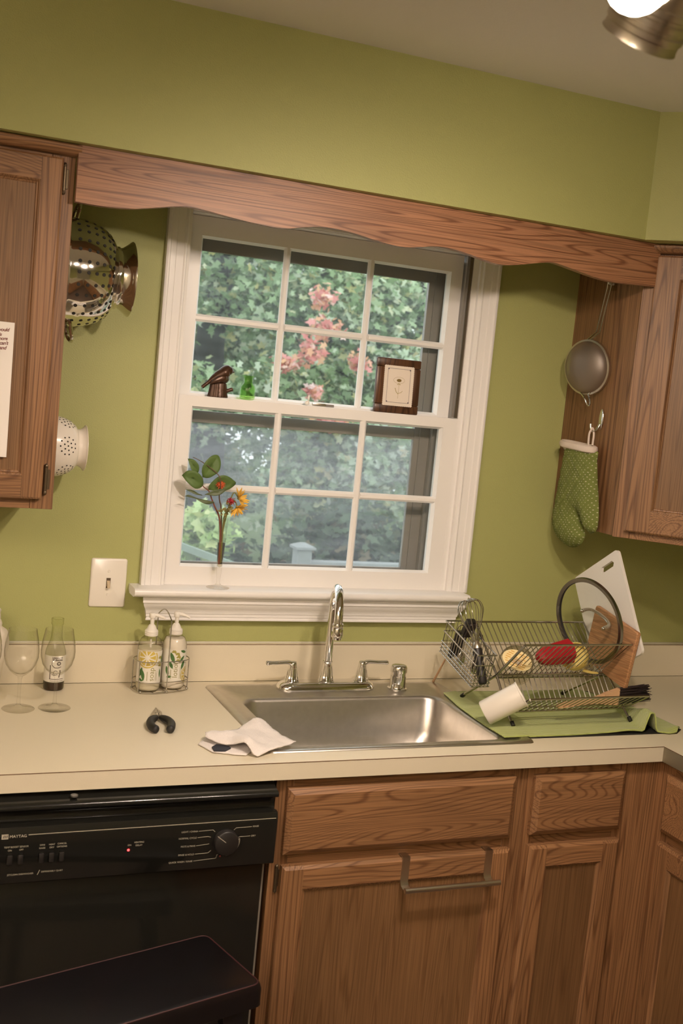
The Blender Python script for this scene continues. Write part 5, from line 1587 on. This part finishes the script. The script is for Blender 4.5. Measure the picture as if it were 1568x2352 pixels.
pump_bottle('soap_bottle', 'clear pump bottle labelled soap with a lemon slice, left in the wire stand', (.1345, -.0895, CZ + .0042), SOAPL, .1045, CLEARP, 'soap', True)
pump_bottle('lotion_bottle', 'white pump bottle labelled lotion, right in the wire stand', (.2000, -.0735, CZ + .0042), MILK, .1262, CLEARP, 'lotion', False)
cd = thing('soap_stand', 'bent wire stand holding the soap and lotion bottles', 'bottle stand', (.167, -.082, CZ))


def oval(z, gx=.070, gy=.040, n=36):
    ang_ = math.atan2(.016, .0655)
    out = []
    for k in range(n):
        a = 2 * PI * k / n
        x = gx * math.copysign(abs(math.cos(a)) ** .62, math.cos(a)); y = gy * math.copysign(abs(math.sin(a)) ** .75, math.sin(a))
        out.append((.1672 + x * math.cos(ang_) - y * math.sin(ang_), -.0815 + x * math.sin(ang_) + y * math.cos(ang_), z))
    return out


for z in (CZ + .0030, CZ + .0275, CZ + .0790):
    MB().tube(oval(z), .0013, 6, closed=True).build('wire_ring', WIRE, cd)
P0 = Vector((.1745, -.1225, 0)); P1 = Vector((.1600, -.0410, 0))
MB().tube([(P0.x, P0.y, CZ + .003), (P0.x, P0.y, CZ + .182)] + [(P0.x + (P1.x - P0.x) * t, P0.y + (P1.y - P0.y) * t, CZ + .182 + .020 * math.sin(PI * t)) for t in (.1, .25, .4, .5, .6, .75, .9)] + [(P1.x, P1.y, CZ + .182), (P1.x, P1.y, CZ + .003)], .0016, 8).build('carrying_hoop', WIRE, cd)
for i in (1, 16, 20, 34):
    a = oval(0)[i]
    MB().tube([(a[0], a[1], CZ + .003), (a[0], a[1], CZ + .079)], .0013, 6).build('upright', WIRE, cd)
for i in (2, 15, 21, 33, 27):
    a = oval(0)[i]
    MB().ball((a[0], a[1], CZ + .0034), .0034, (1, 1, 1), 10).build('foot_bead', WIRE, cd)
for k in (-.035, 0, .035):
    MB().tube([(.1672 + k * .97 + .009, -.0815 + k * .23 - .036, CZ + .0028), (.1672 + k * .97 - .009, -.0815 + k * .23 + .036, CZ + .0028)], .0012, 6).build('floor_wire', WIRE, cd)

# crumpled white bag at the left edge
bgm = MB()
prof = [(.0001, .001), (.036, .001), (.044, .012), (.050, .045), (.058, .090), (.062, .120), (.058, .150), (.046, .163), (.050, .176), (.046, .192), (.030, .203), (.012, .206), (.0001, .205)]
pp = spline([(r, h, 0) for r, h in prof], 3)
bgm.lathe([(max(p.x, .0001), p.y) for p in pp], (-.268, -.095, CZ), n=40)
for v in bgm.bm.verts:
    d = Vector((v.co.x + .268, v.co.y + .095, 0)); h = v.co.z - CZ
    k = noise.noise(Vector((v.co.x * 38, v.co.y * 38, v.co.z * 24))) * (.10 + .35 * max(0, (h - .14) / .06))
    v.co += d * k
    if h > .14: v.co.z += .006 * noise.noise(Vector((v.co.x * 60, v.co.y * 60, 7)))
tag(bgm.build('plastic_bag', BAG, ang=1.2), 'crumpled white plastic bag behind the glasses at the left edge', 'bag')

# pliers
pz = .9145
pli = thing('pliers', 'small diagonal pliers with black grips lying on the cream counter', 'pliers', (.105, -.34, pz))
hd = [(.1136, -.2725), (.1120, -.2960), (.1090, -.3050), (.1075, -.3200), (.1072, -.3350), (.0985, -.3330), (.0978, -.3110), (.1010, -.3020), (.1065, -.2880)]
hd2 = [(.1138, -.2725), (.1166, -.2935), (.1195, -.3070), (.1155, -.3320), (.1085, -.3350), (.1090, -.3200), (.1100, -.3050), (.1125, -.2960)]
for q in (hd, hd2):
    MB().prism([(x, y, pz + .004) for x, y in q], (0, 0, .0085)).build('jaw', SATIN, pli)
MB().lathe([(.0050, 0), (.0048, .001), (.0001, .0012)], (.1085, -.3130, pz + .0125), n=16).build('pivot', SATIN, pli)
for pts in ([(.1015, -.3370, 0), (.0940, -.3450, 0), (.0840, -.3590, 0), (.0775, -.3790, 0), (.0755, -.4010, 0), (.0790, -.4190, 0), (.0840, -.4270, 0)],
            [(.1100, -.3385, 0), (.1150, -.3480, 0), (.1215, -.3640, 0), (.1235, -.3840, 0), (.1195, -.4030, 0), (.1130, -.4210, 0), (.1090, -.4290, 0)]):
    P = [Vector((p.x, p.y, pz + .0092)) for p in spline(pts, 4)]
    n_ = len(P)
    MB().tube(P, [.0055 + .0036 * math.sin(min(1, i / 8) * PI / 2) if i < n_ - 3 else (.0085, .0068, .0035)[i - n_ + 3] for i in range(n_)], 14, flat=1.0).build('grip', RUBBER, pli)

# dishcloth: an under layer, a navy tag lying on it, and the top layer folded over
def cloth_rise(x):
    return max(.0005, min(.0062, .0005 + .0057 * (x - .262) / .024))


def under_h(x, y):
    return CZ + cloth_rise(x) + .0022 + .0006 * noise.noise(Vector((x * 90, y * 90, 2)))


def rag_h(x, y):
    h = CZ + cloth_rise(x) + .0062
    h += .017 * math.exp(-(((x - .205) / .050) ** 2 + ((y + .492) / .032) ** 2))
    h += .026 * math.exp(-(((x - .243) / .022) ** 2 + ((y + .555) / .040) ** 2))
    h += .012 * math.exp(-(((x - .315) / .020) ** 2 + ((y + .42) / .03) ** 2))
    h += .004 * noise.noise(Vector((x * 40, y * 40, 0))) + .0014 * noise.noise(Vector((x * 160, y * 160, 4)))
    edge = max(0, min(1, (y + .606) / .03)) if x > .245 else 1
    return max(CZ + cloth_rise(x) + .0022 + (h - CZ - cloth_rise(x) - .0022) * edge, CZ + cloth_rise(x) + (.0022 if x > .245 else .0050))


rg = thing('dishcloth', 'white terry dishcloth dropped on the counter and the front left sink corner', 'cloth', (.26, -.5, CZ))
o = cloth([Vector(p) for p in ((.1531, -.508), (.1765, -.4718), (.2197, -.4462), (.262, -.432), (.262, -.555), (.2345, -.588), (.2102, -.580), (.1988, -.5731), (.1693, -.5608))], .008, under_h).build('under_layer', TERRY, rg, ang=1.5)
solid(o, .0022, 0)
o = cloth([Vector(p) for p in ((.1690, -.503), (.1765, -.4730), (.2197, -.4475), (.2776, -.4208), (.3148, -.3950), (.3330, -.4103), (.339, -.4674), (.3446, -.5005), (.3613, -.5436), (.3211, -.5679), (.2891, -.5852), (.2560, -.6010), (.2420, -.5920), (.2330, -.5700), (.2136, -.5432), (.1900, -.5300))], .007, rag_h).build('top_layer', TERRY, rg, ang=1.5)
solid(o, .0026, 0)
tp = [(.1735, -.5400), (.1880, -.5240), (.2110, -.5380), (.2125, -.5500), (.1960, -.5650), (.1720, -.5630)]
MB().loft([[(x, y, under_h(x, y) + .0013) for x, y in tp], [(x, y, under_h(x, y) + .0042) for x, y in tp]]).build('label_tag', TAGB, rg, 'dark navy folded tag')

# ================================================================== DRYING CORNER
dm = MB().prism([(x, y, .9142) for x, y in ((.957, -.200), (.957, -.5430), (1.395, -.5430), (1.424, -.5205), (1.38, -.17), (1.0, -.17))], (0, 0, .0022))
tag(dm.build('drying_mat', RUBBER), 'thin black drying mat under the green towel', 'mat')
to = [(.9134, -.1797), (.9735, -.162), (1.0776, -.1660), (1.2141, -.166), (1.3546, -.1645), (1.400, -.2600), (1.420, -.380), (1.4237, -.515), (1.385, -.552), (1.3606, -.553), (1.335, -.5400), (1.312, -.5400), (1.2807, -.5390), (1.17, -.5345), (1.0723, -.5400), (.9478, -.5420), (.8860, -.5447), (.8840, -.4487), (.8928, -.3098)]


def tow_h(x, y):
    zr_ = .9172 if x > .958 else .9195
    # ridge of the fold near the right end
    xr_ = 1.312 + (y + .54) * .26
    amp = .048 * max(0, min(1, (-.33 - y) / .17)) ** 1.2
    h = zr_ + .0012 + amp * math.exp(-((x - xr_) / .0150) ** 4)
    h += .006 * math.exp(-((x - 1.25) / .05) ** 2) * max(0, min(1, (-.50 - y) / .03))
    h += .010 * math.exp(-(((x - 1.40) / .02) ** 2 + ((y + .535) / .02) ** 2))
    h += .0004 * noise.noise(Vector((x * 20, y * 20, 1)))
    return h


tw = cloth([Vector(p) for p in to], .0055, tow_h).build('dish_towel', TOWELG, ang=1.5)
solid(tw, .0030, 0)
tag(tw, 'lime green ribbed towel spread under the dish rack', 'towel')

# dish rack -------------------------------------------------------------
RK = Matrix.Translation((.95, -.40, 0)) @ Matrix.Rotation(math.radians(1.5), 4, 'Z') @ Matrix.Translation((-.95, .40, 0))
rk = thing('dish_rack', 'two-tier steel wire dish rack on the green towel', 'dish rack', (1.12, -.37, .92))
MID, RT, FT, LB, LF = (-.377, 1.024), (-.250, 1.131), (-.485, 1.127), (-.440, .948), (-.531, 1.006)
FF, RFt = (-.4715, .9255), (-.224, .9255)
xa, xb = .950, 1.305
xr2 = 1.290


def rail(name, x0, x1, yz, r=.0028):
    return MB(RK).tube([(x0, yz[0], yz[1]), (x1, yz[0], yz[1])], r, 10).build(name, WIRE, rk)


rail('top_rail', xa - .02, xr2, RT); rail('top_rail', xa, xr2, FT); rail('middle_rail', xa, xr2, (MID[0], MID[1]), .0030)
rail('middle_rail', xa, xr2, (MID[0] + .0005, MID[1] - .0070)); rail('bottom_rail', xa, xb, LB); rail('bottom_rail', xa, xb, (LB[0] + .006, LB[1] + .008)); rail('lip_rail', xa, xb, LF)


def rod(name, pts, r=.0032):
    MB(RK).tube(pts, r, 10).build(name, WIRE, rk)


for x, x2 in ((xa, xa), (xb, xr2)):
    rod('leg', [(x2, RT[0], RT[1]), (x2, MID[0], MID[1]), (x, LB[0], LB[1]), (x, FF[0], FF[1])], .0034)
    rod('leg', [(x2, FT[0], FT[1]), (x2, MID[0], MID[1]), (x2 - .02 if x2 == xr2 else x, RFt[0], RFt[1])], .0034)
    rod('side_rod', [(x, LB[0], LB[1]), (x, LF[0], LF[1])], .0028)
    MB(RK).tube([(x, FF[0] + .006, FF[1] + .006), (x, FF[0] - .0035, FF[1] - .0015)], .0052, 10).build('foot_cap', RUBBER, rk)
    xx = x2 - .02 if x2 == xr2 else x
    MB(RK).tube([(xx, RFt[0] - .009, RFt[1] + .006), (xx, RFt[0] + .002, RFt[1] - .0015)], .0052, 10).build('foot_cap', RUBBER, rk)
nW = 22
ws = MB(RK)
for k in range(1, nW):
    x = xa + (xr2 - xa) * k / nW
    ws.tube([(x, RT[0], RT[1]), (x, MID[0] + .002, MID[1] + .002), (x, LB[0] + .002, LB[1] + .004)], .0014, 5)
    ws.tube([(x + .005, FT[0], FT[1]), (x + .005, MID[0] - .001, MID[1] + .004), (x + .005, MID[0] + .010, MID[1] - .006)], .0014, 5)
    x = xa + (xb - xa) * k / nW
    ws.tube([(x, LF[0], LF[1]), (x, LB[0], LB[1]), (x, LB[0] + .012, LB[1] - .004)], .0014, 5)
ws.build('rack_wires', WIRE, rk, kind='stuff')

# cutlery basket hung on the left end
cb_ = thing('cutlery_basket', 'tall wire cutlery basket hooked on the left end of the dish rack', 'basket', (.92, -.28, 1.05))
tilt = math.atan2(.0465, .187)
MBk = Matrix.Translation((.893, -.1905, 1.1195)) @ Matrix.Rotation(math.radians(0), 4, 'Z') @ Matrix.Rotation(tilt, 4, 'X')
BW, BL, BD = .052, .190, .090
def P(x, l, d): return (x, -l, -d)
def loop(d, r, inset=0.0):
    return MB(MBk).tube([P(inset, inset, d), P(BW - inset, inset, d), P(BW - inset, BL - inset, d), P(inset, BL - inset, d)], r, 8, closed=True)
loop(0, .0021).build('rim', WIRE, cb_); loop(.029, .0018).build('band', WIRE, cb_)
wv = MB(MBk)
for k in range(4):
    d = .058 + .0105 * k
    wv.tube([P(0, 0, d), P(BW, 0, d), P(BW, BL, d), P(0, BL, d)], .0010, 5, closed=True)
for k in range(15):
    l = BL * (k + .5) / 15
    wv.tube([P(0, l, 0), P(0, l, BD), P(BW, l, BD), P(BW, l, 0)], .0010, 5)
for k in range(5):
    x = BW * (k + .5) / 5
    wv.tube([P(x, 0, 0), P(x, 0, BD), P(x, BL, BD), P(x, BL, 0)], .0010, 5)
wv.build('basket_wires', WIRE, cb_, kind='stuff')
MB(MBk).tube([P(BW - .001, .085, 0), P(BW + .010, .082, -.003), P(BW + .012, .085, -.002), P(BW + .010, .095, .004)], .0016, 6).build('hook', WIRE, cb_)

# whisk
wk = thing('whisk', 'balloon whisk with a black handle standing in the cutlery basket', 'whisk', (.921, -.372, .995))
wb0 = Vector((.9235, -.3600, .9945)); wd = Vector((-.012, .098, .200)).normalized()
L1, L2 = .092, .215
MB().lathe([(.0001, 0), (.0085, .001), (.0110, .006), (.0120, .030), (.0108, .060), (.0125, .080), (.0122, L1), (.0001, L1)], wb0, wd, n=24).build('handle', BLACKP, wk, ang=1.0)
MB().lathe([(.0118, L1 + .0003), (.0118, L1 + .006), (.0085, L1 + .014), (.0062, L1 + .020), (.0001, L1 + .020)], wb0, wd, n=20).build('collar', SATIN, wk)
wu = wd.orthogonal().normalized(); ww = wd.cross(wu)
wl_ = MB()
for k in range(6):
    a = PI * k / 6 + .1
    s_ = wu * math.cos(a) + ww * math.sin(a)
    half = [(.0055, L1 + .012), (.013, L1 + .042), (.0270, L1 + .078), (.0330, L1 + .102), (.0255, L1 + .122), (.012, L1 + .1300 - .0012 * k)]
    pts = [wb0 + s_ * r + wd * h for r, h in half] + [wb0 + wd * (L1 + .1325 - .0025 * k)] + [wb0 - s_ * r + wd * h for r, h in half[::-1]]
    wl_.tube(spline(pts, 4), .0010, 6)
wl_.build('wire_loops', WIRE, wk, kind='stuff')


def utensil(name, label, cat, p0, p1, hr, hmat, head=None, hlen=.0):
    t = thing(name, label, cat, p0)
    p0 = Vector(p0); p1 = Vector(p1); d = (p1 - p0)
    n_ = 7
    return t, p0, p1, d.normalized(), d.length


t, a_, b_, d_, l_ = utensil('kitchen_brush', 'black plastic dish brush leaning upward in the cutlery basket', 'brush', (.9165, -.2200, 1.0330), (.9165, -.2760, 1.1330), 0, None)
MB().tube([a_, a_ + d_ * l_ * .35, a_ + d_ * l_ * .7], [.0050, .0065, .0075], 10).build('handle', BLACKP, t)
hM = Matrix.Translation(a_ + d_ * l_ * .86) @ d_.to_track_quat('Z', 'Y').to_matrix().to_4x4()
MB(hM).box(-.0130, .0130, -.009, .009, -.022, .026, .004, 2).build('head', BLACKP, t)
MB(hM).box(-.0110, .0110, -.0165, -.0092, -.020, .024, .002).build('bristles', BRISTLE, t)
t, a_, b_, d_, l_ = utensil('peeler', 'black-handled peeler standing at the rear of the cutlery basket', 'peeler', (.9080, -.2060, 1.0270), (.9080, -.2380, 1.1000), 0, None)
MB().tube([a_, a_ + d_ * l_ * .5, a_ + d_ * l_], [.0075, .0100, .0070], 12).build('handle', BLACKP, t)
MB().tube(spline([a_ + d_ * l_ + Vector((-.006, 0, 0)), a_ + d_ * (l_ + .018) + Vector((-.008, 0, 0)), a_ + d_ * (l_ + .024), a_ + d_ * (l_ + .018) + Vector((.008, 0, 0)), a_ + d_ * l_ + Vector((.006, 0, 0))], 4), .0016, 6).build('blade', POLISH, t)
for k, (x, y, z, ln, lab) in enumerate(((.9140, -.2500, 1.0130, .105, 'steel spoon behind the whisk handle in the cutlery basket'), (.9300, -.2950, 1.0020, .092, 'steel spoon with its bowl down beside the whisk in the cutlery basket'))):
    t = thing('spoon', lab, 'spoon', (x, y, z), 'cutlery in the basket')
    d = Vector((0, -.12 + .06 * k, 1)).normalized()
    b0 = Vector((x, y, z))
    MB().ball(b0 + d * .021, .020, (.60, .20, 1), 16, d.to_track_quat('Z', 'Y').to_matrix()).build('bowl', POLISH, t)
    MB().tube([b0 + d * .040, b0 + d * .070, b0 + d * ln], [.0022, .0026, .0040], 8, flat=.5).build('handle', POLISH, t)
ch = MB().tube([(.9000, -.1950, 1.0175), (.9305, -.0995, .9450), (.9425, -.0620, .9175)], [.0022, .0030, .0032], 10)
tag(ch.build('chopstick', PALEW), 'pale wooden chopstick leaning from the counter into the cutlery basket', 'chopstick')

# boards standing in the rack slots
def board(name, label, cat, X, A, B, down, t, mat, r, slot=None):
    """slab in the plane x = X; A top far corner, B top near corner (y, z), `down` = edge length"""
    A = Vector(A); B = Vector(B)
    e = (B - A).normalized(); dn = Vector((e.y, -e.x))
    if dn.y > 0: dn = -dn
    W_ = (B - A).length
    def q(u, v): return A + e * u + dn * v
    ol = []
    for cxu, cv, a0 in ((r, r, PI), (W_ - r, r, 1.5 * PI), (W_ - r, down - r, 0), (r, down - r, .5 * PI)):
        for k in range(6):
            a = a0 + PI / 2 * k / 5
            p = q(cxu + r * math.cos(a), cv + r * math.sin(a))
            ol.append(p)
    c_ = q(W_ / 2, down / 2)
    if slot:
        u0, u1, v0, v1 = slot
        hl = [q(u, v) for u, v in ((u0, v0), (u0 - .006, (v0 + v1) / 2), (u0, v1), (u1, v1), (u1 + .006, (v0 + v1) / 2), (u1, v0))]
        mb = MB()
        for side in (0, 1):
            xx = X + (t if side else 0)
            vo = [Vector((p.x, p.y)) for p in ol] + [Vector((p.x, p.y)) for p in hl]
            n1 = len(ol); n2 = len(hl)
            r_ = geometry.delaunay_2d_cdt(vo, [(i, (i + 1) % n1) for i in range(n1)] + [(n1 + i, n1 + (i + 1) % n2) for i in range(n2)], [], 0, 1e-7)
            vv = [mb.bm.verts.new((xx, p.x, p.y)) for p in r_[0]]
            for f in r_[2]:
                m_ = sum((r_[0][i] for i in f), Vector((0, 0))) / len(f)
                if inside((m_.x, m_.y), [(p.x, p.y) for p in ol]) and not inside((m_.x, m_.y), [(p.x, p.y) for p in hl]):
                    mb.bm.faces.new([vv[i] for i in f])
        mb.prism([(X, p.x, p.y) for p in ol], (t, 0, 0), cap=False).prism([(X, p.x, p.y) for p in hl], (t, 0, 0), cap=False)
        bmesh.ops.remove_doubles(mb.bm, verts=mb.bm.verts, dist=1e-5)
    else:
        mb = MB().loft([[(X + b_, *(c_ + (p - c_) * (1 - s_))) for p in ol] for b_, s_ in ((0, .022), (.0025, 0), (t - .0025, 0), (t, .022))])
    o = mb.build(name, mat, ang=.5)
    tag(o, label, cat)
    return o


board('white_cutting_board', 'white plastic cutting board with a handle slot, tallest in the dish rack', 'cutting board', 1.291, (-.168, 1.2385), (-.344, 1.351), .285, .008, CUTW, .012, (.128, .176, .020, .036))
board('wooden_cutting_board', 'small pinkish wooden board leaning in the dish rack before the white board', 'cutting board', 1.2740, (-.3050, 1.1925), (-.4905, 1.1600), .1555, .0125, CUTB, .006)

# glass lid
ld_ = thing('pan_lid', 'round glass pan lid with a metal rim standing in the dish rack', 'pan lid', (1.21, -.37, 1.06))
ln_ = Vector((.959, .192, .208)).normalized()
lc = Vector((1.2080, -.3725, 1.1640)); LR = .114
MB().lathe([(LR - .006, .0015), (LR * .86, .0080), (LR * .62, .0150), (LR * .32, .0195), (.0001, .0210)], lc, ln_, n=64).build('glass_dome', LIDG, ld_, ang=1.0)
MB().lathe([(LR - .010, -.003), (LR - .0005, -.0045), (LR + .0005, -.002), (LR + .0005, .0045), (LR - .004, .0062), (LR - .010, .0050), (LR - .010, -.003)], lc, ln_, n=72).build('rim', pm('lid_rim_steel', (.30, .29, .27), .22, 1.0), ld_, ang=.8)
MB().lathe([(LR - .0102, -.0028), (LR - .0115, .0005), (LR - .0102, .0048)], lc, ln_, n=64).build('rim_seal', RUBBER, ld_)
hu = Vector((0, -.90, -.42)); hu = (hu - ln_ * hu.dot(ln_)).normalized()
hp = [lc + hu * s_ + ln_ * h for s_, h in ((-.040, .0175), (-.040, .030), (-.034, .043), (-.015, .050), (.015, .050), (.034, .043), (.040, .030), (.040, .0175))]
MB().tube(spline(hp, 4), .0062, 10, flat=.62).build('handle', SATIN, ld_)
for s_ in (-.040, .040):
    MB().ball(lc + hu * s_ + ln_ * .0150, .0052, (1, 1, 1), 12).build('screw', POLISH, ld_)

# clear tub with yellow label, leaning in the upper tier
tb_ = thing('plastic_tub', 'small clear plastic tub with an oval yellow label lying in the dish rack', 'tub', (1.02, -.38, 1.04))
ta = Vector((-.30, -.70, .62)).normalized(); tc_ = Vector((.9935, -.3930, 1.0660))
MB().lathe([(.0001, 0), (.0400, 0), (.0430, -.003), (.0450, -.040), (.0480, -.042), (.0480, -.046), (.0440, -.046), (.0420, -.004), (.0001, -.0015)], tc_, ta, n=44).build('tub', CLEARP, tb_, ang=.8)
tu = Vector((.92, -.36, 0)); tu = (tu - ta * tu.dot(ta)).normalized(); tv = ta.cross(tu)
tdir = (tu * .93 - tv * .36).normalized(); tdn = ta.cross(tdir)
lab_o = [tc_ + ta * .0008 + tdir * .0385 * math.cos(a) + tdn * .0270 * math.sin(a) for a in th[:-1]]
MB().prism([p for p in lab_o], ta * .0004).build('label', YELLOWL, tb_, 'oval yellow label')
lp = MB()
rnd = random.Random(5)
for k in range(7):
    yv = -.018 + .006 * k
    hw = .0385 * math.sqrt(max(0, 1 - (yv / .027) ** 2)) * .8
    for s0 in (-hw, -.010, .008):
        e0 = min(hw, s0 + .006 + .012 * rnd.random())
        if e0 - s0 < .003: continue
        c0 = tc_ + ta * .0014 + tdir * s0 + tdn * yv; c1 = tc_ + ta * .0014 + tdir * e0 + tdn * yv
        lp.face([c0 - tdn * .0012, c1 - tdn * .0012, c1 + tdn * .0012, c0 + tdn * .0012])
lp.build('label_print', ORANGE, tb_, fix=False)
gp = MB()
q = [tc_ + ta * .0012 + tdir * x + tdn * y for x, y in ((-.012, -.013), (.014, -.013), (.014, .004), (-.012, .004))]
gp.face(q); gp.build('label_panel', LABELG, tb_, fix=False)

# red and yellow scoops
rs_ = MB()
ra = Vector((.86, .10, .12)).normalized(); ro_ = Vector((1.0520, -.3920, 1.0720))
rs_.lathe([(.0001, 0), (.0100, .0015), (.0200, .012), (.0270, .034), (.0310, .064), (.0330, .098), (.0340, .100), (.0325, .1005), (.0295, .066), (.0255, .036), (.0180, .014), (.0001, .005)], ro_, ra, n=8)
M_ = Matrix.Translation(ro_)
rs_o = rs_.build('red_scoop', REDP, ang=.35)
tag(rs_o, 'red faceted plastic scoop lying in the upper tier of the dish rack', 'scoop')
yl = thing('yellow_scoop', 'yellow plastic scoop with a short handle beside the red scoop', 'scoop', (1.18, -.375, 1.04))
ya = Vector((-.80, -.30, .50)).normalized(); yo = Vector((1.196, -.3650, 1.0580))
MB().lathe([(.0001, 0), (.0250, .001), (.0330, .006), (.0365, .018), (.0375, .030), (.0360, .030), (.0315, .009), (.0001, .004)], yo, ya, n=40).build('bowl', YELP, yl, ang=.8)
MB().tube(spline([(1.200, -.3850, 1.0370), (1.216, -.3950, 1.0340), (1.240, -.3930, 1.0310)], 4), [.0075, .0072, .0070, .0066, .006, .0056, .0052, .005, .004], 10, flat=.6).build('handle', YELP, yl)

# white tumbler leaning on the rack
tm = thing('white_tumbler', 'white plastic tumbler lying against the front left foot of the dish rack', 'tumbler', (.92, -.43, .93))
a_ = Vector((.8870, -.4285, .9525)); b_ = Vector((.9640, -.4640, 1.0100))
# leave a finger's clearance before the rack's front leg
sh = Vector((-.012, -.032, .0)); a_ += sh; b_ += sh
d_ = (b_ - a_); L_ = d_.length
MB().lathe([(.0001, .0), (.0280, .0), (.0305, .003), (.0315, L_ - .010), (.0318, L_ - .004), (.0335, L_ - .0035), (.0335, L_), (.0300, L_), (.0290, L_ - .012), (.0285, .004), (.0001, .003)], a_, d_, n=44).build('cup', WHITEP, tm, ang=.7)

# brush in the lower tier
pb = thing('pastry_brush', 'wide black-bristled brush with a pale wooden handle in the lower rack tier', 'brush', (1.2, -.455, .96))
pts = [(1.082, -.4600, .9665), (1.110, -.4600, .9700), (1.150, -.4600, .9750), (1.190, -.4600, .9795), (1.218, -.4600, .9830)]
MB().loft([[(x, y - t_, z + s_ * h) for t_, s_ in ((.0045, -1), (-.0045, -1), (-.0045, 1), (.0045, 1))] for (x, y, z), h in zip(pts, (.0052, .0070, .0066, .0080, .0130))]).build('handle', PALEW, pb)
MB().loft([[(x, -.4600 - t_, z + s_ * h) for t_, s_ in ((.0058, -1), (-.0058, -1), (-.0058, 1), (.0058, 1))] for x, z, h in ((1.2182, .9830, .0140), (1.2620, .9885, .0215))]).build('head', PALEW, pb)
rnd = random.Random(8)
bm_ = MB()
for k in range(150):
    y = -.4600 + rnd.uniform(-.0052, .0052); u = rnd.uniform(-1, 1)
    z0 = .9890 + u * .0205; z1 = .9980 + u * (.0190) + rnd.gauss(0, .0018)
    x1 = 1.352 + rnd.gauss(0, .006) + u * -.006
    bm_.tube([(1.2600, y, z0), (1.305, y + rnd.gauss(0, .001), (z0 + z1) / 2), (x1, y + rnd.gauss(0, .003), z1)], [.0013, .0012, .0008], 4)
bm_.build('bristles', BRISTLE, pb, kind='stuff')
